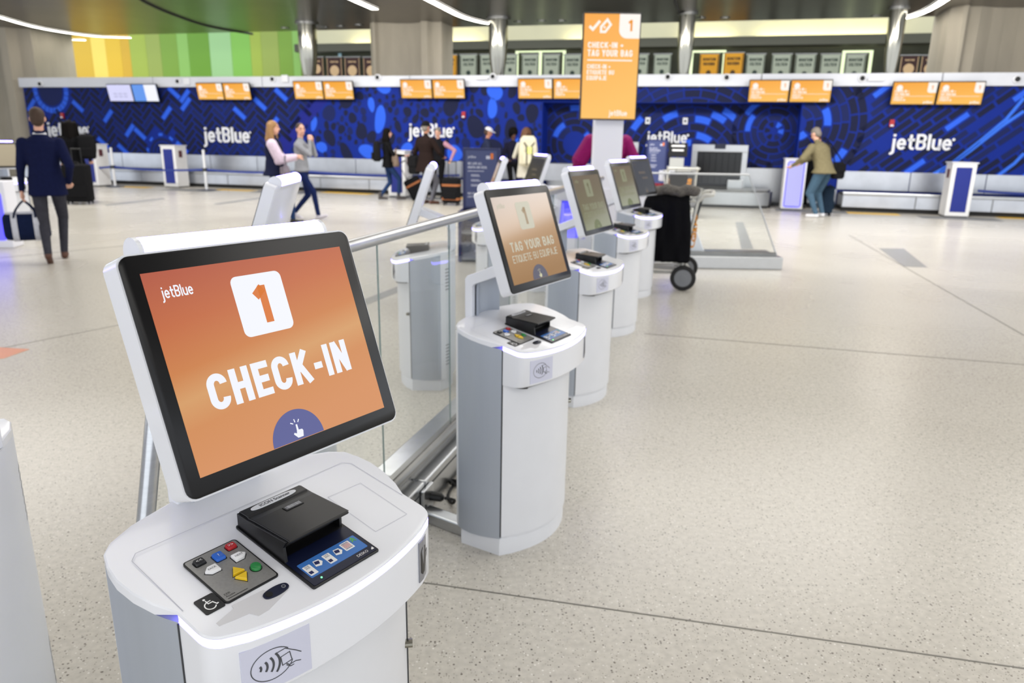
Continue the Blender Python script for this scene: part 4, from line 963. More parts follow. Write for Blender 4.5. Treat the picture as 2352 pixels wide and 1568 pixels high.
    for x0, x1 in ((-.0605, -.0545), (.0695, .0755)):
        P = [(.060, .003), (.060, .028), (.03, .03), (-.071, .045), (-.062, .03), (-.066, .003)]
        if x0 > 0: P = [(.060, .003), (.060, .028), (.03, .03), (-.071, .045), (-.05, .022), (-.05, .003)]
        prof(MB(), P, x0, x1).obj('scanner_side', BLACKP, sc, bevel=.001)
    top = lambda a, b, h=0: D(a, b, (.034+(.0315-.034)*(b-.036)/.021 if b > .034 else .035+(.018-b)*(.0125/.09))+.0009+h)
    nb = slab(MB(), [(.006+.047*(abs(math.cos(a))**.55)*math.copysign(1, math.cos(a)), .0465+.0072*math.copysign(abs(math.sin(a))**.8, math.sin(a))) for a in np.linspace(0, 2*math.pi, 28, endpoint=False)], -.0005, .0004, top).obj('name_plate', mat('silver_label', (228, 229, 233), .6), sc)
    ls = MB(); font_text(ls, 'ICON Scanner', .0105, lambda a, b, d: top(.008+a, .0465+b, .0006), bold=.00025); ls.obj('name_plate_lettering', INK, nb)
    bc = slab(MB(), rrect(-.0, .037, .003, .0165, .0005, 2), -.0005, .0003, top).obj('barcode_sticker', mat('dark_sticker', (38, 38, 40), .5), sc)
    ls = MB(); q = random.Random(2); x = .003
    while x < .0335:
        w_ = q.choice([.0005, .0009, .0014]); 
        ls.poly([top(x, .0055, .0005), top(x+w_, .0055, .0005), top(x+w_, .0142, .0005), top(x, .0142, .0005)]); x += w_+q.choice([.0005, .0008])
    ls.obj('barcode_bars', mat('sticker_white', (190, 192, 196), .5), bc)
    nv = slab(MB(), rrect(-.06, .077, -.1365, -.055, .003), .004, .0048, D).obj('scanner_bed', NAVY, sc)
    bl = slab(MB(), rrect(-.052, .07, -.121, -.083, .002), .0048, .0053, D).obj('instruction_label', mat('label_blue', (56, 112, 186), .35), sc)
    wl = MB(); nl = MB()
    for x0, x1, y0, y1 in ((-.0495, -.0345, -.117, -.093), (-.0075, .0075, -.115, -.091), (.0335, .053, -.108, -.088)):
        slab(wl, rrect(x0, x1, y0, y1, .0012, 2), .0053, .0055, D)
    for cx_ in (-.022, .021):
        wl.poly([D(*p, .0056) for p in [(cx_-.008, -.105), (cx_+.002, -.108), (cx_+.009, -.101), (cx_+.006, -.093), (cx_-.005, -.092)]])
        nl.poly([D(*p, .0057) for p in [(cx_-.006, -.101), (cx_+.002, -.103), (cx_+.005, -.096), (cx_-.004, -.094)]])
    for cx_, cy_ in ((-.042, -.1), (.0, -.098)):
        font_text(nl, 'OCR', .0042, lambda a, b, d: D(cx_+a, cy_+b+.004, .0057)); font_text(nl, 'RFID', .0042, lambda a, b, d: D(cx_+a, cy_+b, .0057))
        nl.poly([D(*p, .0057) for p in [(cx_-.006, cy_-.014), (cx_+.001, cy_-.014), (cx_+.001, cy_-.0075), (cx_-.006, cy_-.0075)]])
    rl = MB()
    for k in range(6):
        (nl if k in (0, 5) else rl).poly([D(*p, .0057) for p in [(.036, -.0915-k*.0027), (.0505, -.0915-k*.0027), (.0505, -.0903-k*.0027), (.036, -.0903-k*.0027)]])
    wl.obj('label_white', INKW, bl); nl.obj('label_navy', mat('label_ink_navy', (22, 30, 86), .5), bl); rl.obj('label_red', mat('label_ink_red', (170, 50, 60), .5), bl)
    ga = MB()
    for dy in (0, .005):
        v_, f_ = stroke_poly([(.0565, -.097+dy), (.061, -.092+dy), (.0655, -.097+dy)], .0022); ga.add([D(*p, .0056) for p in v_], f_)
    ga.obj('green_arrow', mat('label_green', (90, 176, 70), .5), bl)
    ls = MB(); font_text(ls, 'DESKO', .0078, lambda a, b, d: D(.05+a, -.1292+b, .005)); ls.poly([D(*p, .005) for p in [(.069, -.132), (.0745, -.132), (.0745, -.1265), (.0718, -.1265), (.0718, -.129), (.069, -.129)]]); ls.obj('maker_lettering', INKW, nv)
    slab(MB(), circ(-.0395, -.1292, .0016, n=10), .0048, .0056, D).obj('status_light', emis('green_led', (90, 255, 130), 4), nv)
    # contactless label on the hood front
    def HF(x, z, d=0.): return (x, -.168+.044*(x/.235)**2-d, z)
    cl = MB(); xs = np.linspace(-.2, -.094, 6)
    cl.loft([[HF(x, .676, .0006) for x in xs]+[HF(x, .758, .0006) for x in reversed(xs)], [HF(x, .676, -.002) for x in xs]+[HF(x, .758, -.002) for x in reversed(xs)]])
    cl = cl.obj('contactless_label', mat('lilac_label', (206, 208, 226), .4), K)
    ic = MB(); C0 = lambda a, b: HF(-.153+a*.0285, .718+b*.0285, .001)
    for P, w_ in [(circ(-.1, 0, 1.12, .92, 40, 38, 345), .05), ([(.1+.0, .55), (.62, .62), (1.2, .2), (1.5, -.05)], .05), ([(.35, .2), (.85, .3), (.95, -.25), (.42, -.35), (.35, .2), (.4, .21)], .05), ([(.6, -.3), (.8, -.5), (1.15, -.45), (1.45, -.55)], .05), ([(.62, -.42), (.85, -.62), (1.05, -.6)], .05)]:
        v_, f_ = stroke_poly(P, w_); ic.add([C0(*p) for p in v_], f_)
    for k, r in enumerate((.25, .48, .71, .94)):
        v_, f_ = stroke_poly(circ(-.95+.1*k, 0, r, n=10, a0=-38, a1=38), .12); ic.add([C0(*p) for p in v_], f_)
    ic.obj('contactless_symbol', INK, cl)
    # card reader at the right of the hood
    cr_ = MB(); xs = np.linspace(.172, .221, 4)
    hy = lambda x: -.168+.044*(x/.235)**2 if x < .19 else -.168+.044*(.19/.235)**2+(x-.19)*.62
    RF = lambda x, z, d=0.: (x, hy(x)-d, z)
    cr_.loft([[RF(x, .682, .0022) for x in xs]+[RF(x, .765, .0022) for x in reversed(xs)], [RF(x, .682, -.003) for x in xs]+[RF(x, .765, -.003) for x in reversed(xs)]])
    cr_ = cr_.obj('card_reader', mat('silver_reader', (150, 152, 160), .35, .6), K)
    sl_ = MB(); P = [(.178, .7), (.178, .742), (.184, .75), (.199, .748), (.2, .712), (.192, .697), (.184, .694)]
    sl_.add([RF(x, z, .0028) for x, z in P], [tuple(range(len(P)))]); sl_.obj('card_slot', BLACKG, cr_)
    MB().add([RF(x, z, .003) for x, z in ((.2, .716), (.217, .72), (.217, .735), (.2, .731))], [(0, 1, 2, 3)]).obj('card_lip', mat('reader_grey', (120, 122, 130), .3, .5), cr_)
    # support arm
    def armside(s_): 
        o_ = [(.222, .84), (.222, .985), (.212, .998), (.02, 1.078), (.005, 1.04), (.183, .968), (.19, .958), (.19, .84)]
        return [(s_*.092, y, z) for y, z in o_], [(s_*.07, y, z) for y, z in o_]
    sp_ = MB()
    for s_ in (1, -1): a_, b_ = armside(s_); sp_.loft([a_, b_])
    o_ = [(.222, .84), (.222, .985), (.212, .998), (.02, 1.078), (.018, 1.07), (.204, .99), (.213, .98), (.213, .84)]
    sp_.loft([[(.07, y, z) for y, z in o_], [(-.07, y, z) for y, z in o_]])
    st = sp_.obj('support_arm', WHITE2, K, bevel=.003)
    P = [(x, .205-.03*(1-(x/.07)**2)*-1 - .03) for x in np.linspace(-.07, .07, 9)]
    MB().loft([[(x, y, .84) for x, y in P]+[(x, y+.01, .84) for x, y in reversed(P)], [(x, y, .975) for x, y in P]+[(x, y+.01, .975) for x, y in reversed(P)]]).obj('arm_liner', GREY, st, smooth=50)
    # monitor
    GW, GH = .419, .358
    ho = rrect(-GW/2-.003, GW/2+.003, -GH/2-.003, GH/2+.003, .018); hi = rrect(-GW/2+.006, GW/2-.006, -GH/2+.006, GH/2-.006, .018)
    mo = MB().loft([[SP(a, b, -.045) for a, b in hi], [SP(a, b, -.041) for a, b in ho], [SP(a, b, -.002) for a, b in ho], [SP(a, b, .0) for a, b in ho]]).obj('monitor_housing', WHITE2, K, smooth=40)
    vt = MB()
    for sgn in (-1, 1):
        for k in range(12): vt.poly([SP(sgn*.17+a, .02-k*.014+b, -.0458) for a, b in ((-.002, -.003), (.002, -.003), (.002, .003), (-.002, .003))])
    vt.obj('monitor_vents', DARKGREY, mo)['kind'] = 'stuff'
    MB().loft([[SP(a, b, -.001) for a, b in rrect(-GW/2, GW/2, -GH/2, GH/2, .016)], [SP(a, b, .0025) for a, b in rrect(-GW/2, GW/2, -GH/2, GH/2, .016)], [SP(a, b, .0035) for a, b in rrect(-GW/2+.0015, GW/2-.0015, -GH/2+.0015, GH/2-.0015, .0155)]]).obj('screen_glass', BLACKG, K, smooth=50)
    # light bar on top
    r = .0225; prf = [(r*math.cos(math.radians(t)), r*math.sin(math.radians(t))) for t in range(-20, 201, 15)]
    BC = lambda x, y, z: SP(x, GH/2+.008+z, -.026+y)
    lb = MB().loft([[BC(-.165, -y, z) for y, z in prf]+[BC(-.165, r, -.012), BC(-.165, -r, -.012)], [BC(.165, -y, z) for y, z in prf]+[BC(.165, r, -.012), BC(.165, -r, -.012)]]).obj('light_bar', LED, K, smooth=40)
    MB().loft([[BC(x, a, b) for a, b in ((-r*1.02, -.014), (r*1.02, -.014), (r*1.02, -.004), (-r*1.02, -.004))] for x in (-.166, .166)]).obj('light_bar_base', WHITE2, lb)
    for x in (-.172, .165):
        MB().loft([[BC(x, -y*1.06, z*1.06) for y, z in prf]+[BC(x, r*1.06, -.014), BC(x, -r*1.06, -.014)], [BC(x+.007, -y*1.06, z*1.06) for y, z in prf]+[BC(x+.007, r*1.06, -.014), BC(x+.007, -r*1.06, -.014)]]).obj('end_cap', WHITE2, lb, smooth=40)
    return K
def add_display(K, kind):
    AW, AH = .3687, .3037
    cols = {'check': DISP1, 'tag': DISP2, 'tag2': DISP3, 'dark': DISP4, 'off': DISP5}[kind]
    txt, ink, ring_, hand = {'check': (TXTW, TXTO, SCRBLUE, TXTW), 'tag': (TXT2, TXT2O, BLU2, HND2), 'tag2': (TXT3, TXT3O, BLU3, HND3), 'dark': (TXT4, TXT4, BLU4, HND4), 'off': (TXT4, TXT4, BLU4, HND4)}[kind]
    d = MB(); d.loft([[SP(a, b, .0030) for a, b in ((-AW/2, -AH/2), (AW/2, -AH/2), (AW/2, AH/2), (-AW/2, AH/2))], [SP(a, b, .0037) for a, b in ((-AW/2, -AH/2), (AW/2, -AH/2), (AW/2, AH/2), (-AW/2, AH/2))]])
    dis = d.obj('display', cols, K)
    if kind == 'off': return
    fn = lambda a, b, d=0: SP(a, b, .0040)
    f2 = lambda a, b, d=0: SP(a, b, .0043)
    p = MB()
    if kind != 'dark':
        p.poly([fn(a, b) for a, b in rrect(-.050, .044, .029, .127, .011)])
    # the hand and its rays
    put_text(p, 'jetBlue', .0175, lambda a, b, d: fn(a-.163, b+.1115), .14, 1.02, .06, 'l', fit=.05)
    if kind == 'check': put_text(p, 'CHECK-IN', .055, lambda a, b, d: fn(a, b-.0665), .2, 1, .1, 'c', fit=.272)
    elif kind.startswith('tag'):
        put_text(p, 'TAG YOUR BAG', .034, lambda a, b, d: fn(a, b-.042), .17, 1, .09, 'c', fit=.292)
        put_text(p, 'ETIQUETE SU EQUIPAJE', .026, lambda a, b, d: fn(a, b-.08), .12, 1, .09, 'c', fit=.302)
    else:
        p.poly([fn(a, b) for a, b in rrect(-.09, .05, .03, .052, .004)]); p.poly([fn(a, b) for a, b in rrect(-.04, .08, -.02, -.002, .004)])
    p.obj('screen_print', txt, dis)
    if kind != 'dark':
        n1 = MB(); put_text(n1, '1', .062, lambda a, b, d: f2(a-.003, b+.046), .24, .95, .1, 'c'); n1.obj('number_print', ink, dis)
    b = MB(); P = [(x, y) for x, y in circ(-.007, -.151, .05, n=40, a0=0, a1=180)]; b.poly([f2(x, max(y, -AH/2)) for x, y in P]); b.obj('touch_button_print', ring_, dis)
    h = MB(); f3 = lambda a, b: SP(-.006+a*.011, -.134+b*.011, .0046)
    h.poly([f3(*q) for q in [(-.14, .75), (.14, .75), (.16, -.1), (.75, -.15), (.9, -.4), (.7, -1.25), (-.25, -1.25), (-.85, -.55), (-.7, -.35), (-.3, -.55), (-.18, -.1)]])
    for P in ([(-.12, 1.1), (-.2, 1.6)], [(.35, 1.0), (.62, 1.4)], [(-.5, .95), (-.95, 1.2)]):
        v_, f_ = stroke_poly(P, .16); h.add([f3(*q) for q in v_], f_)
    h.obj('hand_print', hand, dis)
DISP1 = display_grad('kiosk_screen_orange', [(0, (226, 150, 92)), (.22, (222, 146, 84)), (.36, (226, 164, 102)), (.5, (216, 132, 66)), (.72, (206, 108, 56)), (1, (188, 88, 62))], .84, .18, .3)
DISP2 = display_grad('kiosk_screen_washed_tan', [(0, (160, 118, 68)), (.5, (186, 148, 108)), (1, (190, 172, 160))], .9, .1, .12)  # viewing-angle shift and washed-out reflection baked into the tan
DISP3 = display_grad('kiosk_screen_oblique_olive', [(0, (106, 108, 32)), (.5, (104, 92, 50)), (1, (108, 90, 66))], .8, .0, .12)  # olive bakes in how the screen shifts when viewed obliquely
DISP4 = display_grad('kiosk_screen_slate', [(0, (46, 50, 60)), (1, (58, 62, 80))], .6, .0, .12)
DISP5 = display_grad('kiosk_screen_beige_reflection', [(0, (190, 176, 150)), (1, (202, 188, 160))], .8, .0, .12)  # beige reflection on the screen, painted in as its own glow
TXT2, TXT2O, BLU2, HND2 = emis('t2', (200, 196, 176), .9), emis('t2o', (160, 136, 104), .9), emis('b2', (90, 88, 108), .8), emis('h2', (210, 206, 170), .9)
TXT3, TXT3O, BLU3, HND3 = emis('t3', (136, 138, 104), .8), emis('t3o', (104, 100, 64), .8), emis('b3', (96, 104, 44), .8), emis('h3', (130, 140, 80), .8)
TXT4, BLU4, HND4 = emis('t4', (104, 92, 84), .6), emis('b4', (56, 58, 66), .6), emis('h4', (160, 120, 70), .7)
PROTO = build_kiosk_proto()
KL = [(-.384, 1.153, .9514, 'check', 'nearest white kiosk with large orange screen reading CHECK-IN'),
      (.0587, 2.6317, .9991, 'tag', 'second white kiosk of the right row with tan TAG YOUR BAG screen'),
      (.4348, 4.202, 1.073, 'tag2', 'third white kiosk of the right row with dim olive screen'),
      (.8539, 5.7736, 1.0538, 'tag2', 'fourth white kiosk of the right row with dim olive screen'),
      (1.2308, 7.214, .97, 'dark', 'fifth and farthest white kiosk of the right row with slate screen'),
      (-.575, 4.47, -1.50, 'tag', 'white kiosk seen edge-on behind the glass, left of the second kiosk'),
      (-.965, 2.88, -1.50, 'tag', 'white kiosk seen from behind, its light bar just above the nearest screen'),
      (-.175, 6.06, -1.50, 'tag', 'white kiosk behind the second kiosk, only its hood and light bar showing'),
      (.19, 7.5, -1.25, 'dark', 'farthest white kiosk of the left row with slate screen turned left'),
      (-1.285, 1.33, -1.50, 'tag', 'white kiosk cut off by the left edge, only its grey rear corner showing'),
      (-7.02, 10.35, .75, 'off', 'distant white kiosk at the left edge beside the man in navy')]
for i, (x, y, a, kd, lab) in enumerate(KL):
    k = PROTO if i == 0 else copy_tree(PROTO)
    if i: 
        pass
    KL[i] = (k, x, y, a, kd, lab)
for k, x, y, a, kd, lab in KL:
    k.matrix_world = place((x, y, 0), a); tag(k, lab, 'kiosk', 'check-in kiosks'); add_display(k, kd)
# ================================================================== PEOPLE
def remesh_union(name, mb, voxel, smooth_it=3):
    me = bpy.data.meshes.new('tmp'); me.from_pydata(mb.v, [], mb.f); me.update()
    bm = bmesh.new(); bm.from_mesh(me); bmesh.ops.recalc_face_normals(bm, faces=bm.faces); bm.to_mesh(me); bm.free()
    o = bpy.data.objects.new('tmp', me); COL.objects.link(o)
    r = o.modifiers.new('r', 'REMESH'); r.mode = 'VOXEL'; r.voxel_size = voxel; r.adaptivity = 0
    s = o.modifiers.new('s', 'SMOOTH'); s.factor = .5; s.iterations = smooth_it
    dg = bpy.context.evaluated_depsgraph_get(); out = bpy.data.meshes.new_from_object(o.evaluated_get(dg)); out.name = name
    bpy.data.objects.remove(o); bpy.data.meshes.remove(me)
    out.polygons.foreach_set('use_smooth', [True]*len(out.polygons)); return out
def capsule(mb, p0, r0, p1, r1, n=12):
    p0, p1 = Vector(p0), Vector(p1); d = p1-p0; L = d.length
    if L < 1e-5: d = Vector((0, 0, 1)); L = 1e-5
    t = d.normalized(); a = t.orthogonal().normalized(); b = t.cross(a); rings = []
    for th in (-80, -50, -20): rings.append((p0+t*r0*math.sin(math.radians(th)), r0*math.cos(math.radians(th))))
    for th in (20, 50, 80): rings.append((p1+t*r1*math.sin(math.radians(th)), r1*math.cos(math.radians(th))))
    mb.loft([[c+(a*math.cos(k*2*math.pi/n)+b*math.sin(k*2*math.pi/n))*r for k in range(n)] for c, r in rings])
def ellip(mb, c, rx, ry, rz, Rm=None, n=16, m=10):
    c = Vector(c); Rm = Rm or Matrix.Identity(3); rings = []
    for i in range(m+1):
        ph = math.radians(-86+172*i/m)
        rings.append([c+Rm @ Vector((rx*math.cos(ph)*math.cos(k*2*math.pi/n), ry*math.cos(ph)*math.sin(k*2*math.pi/n), rz*math.sin(ph))) for k in range(n)])
    mb.loft(rings)
def ik(a, b, l1, l2, pole):
    a, b = Vector(a), Vector(b); d = b-a; L = min(d.length, (l1+l2)*.999); u = d.normalized(); b = a+u*L
    x = (l1*l1-l2*l2+L*L)/(2*L); h = math.sqrt(max(0, l1*l1-x*x)); pole = Vector(pole); q = pole-u*pole.dot(u)
    q = q.normalized() if q.length > 1e-4 else u.orthogonal()
    return a+u*x+q*h, b
def fabric(n, c, r=.9): return mat('cloth_'+n, c, r, noise=.1, nscale=25, spec=.12)
SKIN = mat('skin_light', (214, 164, 142), .55, noise=.03, nscale=20); SKIN2 = mat('skin_medium', (176, 122, 98), .55, noise=.03, nscale=20); SKIN3 = mat('skin_dark', (92, 60, 48), .55, noise=.03, nscale=20)
EYEM = mat('eye_dark', (30, 24, 22), .3); LIPM = mat('lips', (150, 76, 76), .5)
def person(lab, loc, face, H, feet, hands, M_, lean=0., pelvis=(0, 0), hz=None, head_turn=0., head_nod=0., coat=None, skirt=None, voxel=.013, hair='short', hairm=None, hat=None, build=1., long=.0, shoe='flat', wide_sleeve=0., curl=.6, sleeve=False, hairv=1.):
    """local frame: +y forward, +x right. feet/hands: two local points (L,R) for a 1.75 m body. M_: materials top, legs, skin, shoes"""
    k = H/1.75; t = empty('person', place(loc, face), lab, 'person', 'travellers and staff')
    mb = MB(); prim = []         # prim: (kind,data,label)
    def cap(p0, r0, p1, r1, lb): capsule(mb, p0, r0, p1, r1); prim.append((Vector(p0), r0, Vector(p1), r1, lb))
    pz = .93 if hz is None else hz
    pel = Vector((pelvis[0], pelvis[1], pz)); sp_ = Vector((0, math.sin(lean), math.cos(lean))); fw = Vector((0, math.cos(lean), -math.sin(lean))); X_ = Vector((1, 0, 0))
    sec = [(-.10, .15, .105), (0, .162, .112), (.12, .142, .1), (.24, .155, .112), (.36, .172, .118), (.45, .165, .1), (.50, .10, .075), (.53, .058, .058)]
    rings = []
    for s, rx, ry in sec:
        c = pel+sp_*s; rings.append([c+X_*rx*build*math.cos(q*2*math.pi/20)+fw*ry*build*math.sin(q*2*math.pi/20) for q in range(20)])
    mb.loft(rings)
    for i in range(len(sec)-1):
        s, rx, ry = sec[i]; s2, rx2, ry2 = sec[i+1]
        lb = 'legs' if s < 0 and not coat else 'top'
        for e in (-1, 0, 1): prim.append((pel+sp_*s+X_*e*(rx-ry)*build, ry*build, pel+sp_*s2+X_*e*(rx2-ry2)*build, ry2*build, lb))
    neck = pel+sp_*.50; hd = neck+sp_*.10+Vector((0, .02+.04*head_nod, .055))
    cap(neck, .056, hd+Vector((0, -.01, -.02)), .052, 'skin')
    Rh = (Matrix.Rotation(head_turn, 3, 'Z') @ Matrix.Rotation(-head_nod, 3, 'X'))
    hc = hd+Vector((0, 0, .045))
    def HP(x, y, z): return hc+Rh @ Vector((x, y, z))
    ellip(mb, HP(0, -.008, .02), .074, .094, .098, Rh); ellip(mb, HP(0, .022, -.045), .056, .066, .072, Rh)
    prim.append((HP(0, 0, .02), .085, HP(0, .02, -.05), .065, 'skin'))
    cap(HP(0, .088, .01), .008, HP(0, .106, -.022), .013, 'skin')
    for e in (-1, 1): ellip(mb, HP(e*.076, -.005, -.005), .012, .02, .03, Rh, 8, 6)
    # legs
    for i, e in ((0, -1), (1, 1)):
        hip = pel+Vector((e*.085*build, 0, -.06)); f = Vector(feet[i][:3]); ank = Vector((f.x, f.y, f.z+.085)); yaw = feet[i][3] if len(feet[i]) > 3 else 0.; pit = feet[i][4] if len(feet[i]) > 4 else 0.
        kn, ank = ik(hip, ank, .435, .425, (e*.1, 1, 0))
        cap(hip, .088*build, kn, .06*build, 'legs'); cap(kn, .059*build, ank, .044, 'legs')
        fd = Vector((math.sin(-yaw)*math.cos(pit), math.cos(yaw)*math.cos(pit), math.sin(pit)))
        heel = ank+Vector((0, 0, -.045)); sh_ = 'shoes'
        cap(ank+Vector((0, 0, -.02)), .046, heel-fd*.02, .042, sh_); cap(heel-fd*.015, .041, heel+fd*.16+Vector((0, 0, -.008)), .035, sh_)
        if shoe == 'boot': cap(ank+Vector((0, 0, .08)), .05, ank, .046, sh_)
        if shoe == 'heel': cap(ank+Vector((0, 0, .06)), .05, ank, .046, sh_); cap(heel-fd*.03+Vector((0, 0, .01)), .018, heel-fd*.035+Vector((0, 0, -.035)), .012, sh_)
    # arms + hands
    for i, e in ((0, -1), (1, 1)):
        sh_ = pel+sp_*.435+X_*e*.185*build; tgt = Vector(hands[i][:3]); pole = hands[i][3] if len(hands[i]) > 3 else (e*.4, -1, -.3)
        el, wr = ik(sh_, tgt, .285, .26, pole)
        sl = wide_sleeve
        cap(sh_+Vector((-e*.02, 0, -.01)), .066*build+sl*.3, el, .048*build+sl, 'fore' if sleeve else 'top'); cap(el, .046*build+sl, wr, .034+sl*.4, 'fore')
        d = (wr-el).normalized(); side = d.cross(Vector((0, 0, 1)));
        if side.length < .2: side = Vector((0, 1, 0))
        side.normalize(); nrm = side.cross(d)
        pc = wr+d*.055
        for s in (-.028, 0, .028): cap(wr+d*.015+side*s*.6, .02, pc+d*.025+side*s, .018, 'skin')
        bend = curl; inward = nrm*(1 if nrm.dot(Vector((-e, 0, 0))) > 0 else -1)
        for s, l in ((-.036, .062), (-.012, .078), (.012, .074), (.036, .056)):
            b0 = pc+d*.03+side*s; b1 = b0+(d*math.cos(bend*.6)+inward*math.sin(bend*.6))*l*.5; b2 = b1+(d*math.cos(bend*1.8)+inward*math.sin(bend*1.8))*l*.5
            cap(b0, .0105, b1, .0095, 'skin'); cap(b1, .0095, b2, .0085, 'skin')
        th = side*(1 if side.dot(Vector((0, 1, 0))) > 0 else -1)
        t0 = wr+d*.03+th*.026; t1 = t0+(th*.6+d*.7+inward*.3).normalized()*.04; cap(t0, .014, t1, .011, 'skin'); cap(t1, .011, t1+(d*.9+inward*.4).normalized()*.03, .009, 'skin')
    if coat:   # skirts of a jacket or coat below the waist, length below pelvis and flare
        ln, rx, ry = coat; rings = []
        for s, fx, fy in ((.16, .15, .112), (.0, .172, .125), (-ln*.5, (rx+.172)/2, (ry+.125)/2), (-ln, rx, ry)):
            c = pel+(sp_*s if s > 0 else Vector((0, 0, s))); rings.append([c+X_*fx*build*math.cos(q*2*math.pi/20)+Vector((0, 1, 0))*fy*build*math.sin(q*2*math.pi/20) for q in range(20)])
        mb.loft(rings)
        for e in (-1, -.5, 0, .5, 1): prim.append((pel+X_*e*.06+sp_*.1, .12, pel+X_*e*(rx-ry)*build+Vector((0, 0, -ln+.02)), ry*build, 'top'))
    mb.v = [tuple(Vector(p)*k) for p in mb.v]
    me = remesh_union('body', mb, voxel)
    lab_i = {'top': 0, 'legs': 1, 'skin': 2, 'shoes': 3, 'fore': 4}
    for m in (M_[0], M_[1], M_[2], M_[3], M_[4] if len(M_) > 4 else M_[0]): me.materials.append(m)
    npoly = len(me.polygons); cen = np.empty(npoly*3); me.polygons.foreach_get('center', cen); cen = cen.reshape(-1, 3)/k
    best = np.full(npoly, 1e9); idx = np.zeros(npoly, int)
    for p0, r0, p1, r1, lb in prim:
        a = np.array(p0); d = np.array(p1)-a; L2 = max(d@d, 1e-9); tt = np.clip(((cen-a)@d)/L2, 0, 1); dist = np.linalg.norm(cen-a-tt[:, None]*d, axis=1)-(r0+(r1-r0)*tt)
        u = dist < best; best[u] = dist[u]; idx[u] = lab_i[lb]
    if coat: idx[(idx == 0) & (cen[:, 2] < pel.z-coat[0]-.012)] = 1
    me.polygons.foreach_set('material_index', idx); me.update()
    b = bpy.data.objects.new('body', me); COL.objects.link(b); b.parent = t
    # face
    fm = MB()
    for e in (-1, 1): ellip(fm, HP(e*.03, .08, .012)*k, .011*k, .008*k, .0055*k, Rh, 8, 5)
    fm.obj('eyes', EYEM, t)
    fm = MB(); ellip(fm, HP(0, .083, -.058)*k, .022*k, .008*k, .007*k, Rh, 8, 5); fm.obj('mouth', LIPM, t)
    fm = MB()
    for e in (-1, 1): fm.tube([HP(e*.014, .088, .03)*k, HP(e*.034, .084, .035)*k, HP(e*.05, .07, .03)*k], .0042*k, 6)
    fm.obj('eyebrows', hairm or EYEM, t)
    if hair and hairm:
        hm = MB()
        if hair == 'short':
            ellip(hm, HP(0, -.018, .042), .081, .096, .088, Rh); ellip(hm, HP(0, -.05, -.005), .074, .06, .085, Rh)
        elif hair == 'bun':
            ellip(hm, HP(0, -.02, .036), .08, .095, .09, Rh); ellip(hm, HP(0, -.05, -.01), .074, .062, .08, Rh); ellip(hm, HP(0, -.11, .03), .04, .04, .04, Rh)
        elif hair == 'afro':
            ellip(hm, HP(0, -.03, .045), .125, .125, .12, Rh); ellip(hm, HP(0, -.06, -.03), .11, .09, .1, Rh)
        elif hair == 'long':
            ellip(hm, HP(0, -.02, .036), .086, .1, .092, Rh)
            for e in (-1, -.5, 0, .5, 1):
                capsule(hm, HP(e*.062*hairv, -.035-.03*(1-abs(e)), .03), .05*hairv**.5, HP(e*.085*hairv, -.06-.05*(1-abs(e))+(.05 if abs(e) == 1 else 0), -.02-long*.5), .05)
                capsule(hm, HP(e*.085*hairv, -.06-.05*(1-abs(e))+(.05 if abs(e) == 1 else 0), -.02-long*.5), .05, HP(e*.08*hairv, -.075-.04*(1-abs(e))+(.04 if abs(e) == 1 else 0), -long), .03)
        hm.v = [tuple(Vector(p)*k) for p in hm.v]
        me = remesh_union('hair', hm, .011, 2); me.materials.append(hairm); h = bpy.data.objects.new('hair', me); COL.objects.link(h); h.parent = t
    if hat:
        hm = MB()
        if hat[0] == 'beanie':
            ellip(hm, HP(0, -.012, .07), .088, .102, .08, Rh); hm.tube([HP(.088*math.cos(a), -.012+.102*math.sin(a), .045) for a in np.linspace(0, 2*math.pi, 20, endpoint=False)], .014, 8, close=True)
        else:
            ellip(hm, HP(0, -.012, .062), .087, .1, .072, Rh); ellip(hm, HP(0, .11, .045), .062, .075, .012, Rh)
        hm.v = [tuple(Vector(p)*k) for p in hm.v]
        me = remesh_union('hat', hm, .01, 2); me.materials.append(hat[1]); h = bpy.data.objects.new('cap' if hat[0] != 'beanie' else 'knit_hat', me); COL.objects.link(h); h.parent = t
    t['_k'] = k
    return t
HBR = mat('hair_brown', (62, 44, 32), .7, noise=.2, nscale=60); HBK = mat('hair_black', (14, 11, 10), .8, noise=.2, nscale=60, spec=.1); HBL = mat('hair_blonde', (150, 112, 68), .65, noise=.2, nscale=60); HGR = mat('hair_grey', (120, 112, 104), .7, noise=.2, nscale=60); HAU = mat('hair_auburn', (92, 58, 30), .7, noise=.2, nscale=60)
def fl(u, v): p = floor_at(u, v); return (p.x, p.y, 0)
NVS = fabric('navy_suit', (18, 24, 58)); CHAR = fabric('charcoal', (58, 58, 66)); BLK = fabric('black', (16, 16, 18)); DEN = fabric('denim', (34, 54, 92)); BRN = mat('brown_leather', (84, 50, 36), .5); BLKS = mat('black_leather', (20, 20, 22), .4)
# 1 man in navy suit walking away
p = floor_at(134, 598)
P1 = person('man in navy suit walking away and carrying a duffel bag', (p.x, p.y, 0), math.radians(26), 1.73, [(-.06, -.3, .05, 0, -.6), (.06, .16, 0)], [(-.27, .06, .80), (.22, .06, .92)], (NVS, CHAR, SKIN, BRN), coat=(.16, .19, .145), hair='short', hairm=HBR, voxel=.011, build=1.08)
cl = MB().tube([(.056*math.cos(a), .01+.056*math.sin(a), 1.445+.008*math.sin(a)) for a in np.linspace(0, 2*math.pi, 18, endpoint=False)], .014, 8, close=True); cl.obj('shirt_collar', fabric('white_shirt', (226, 226, 232)), P1)
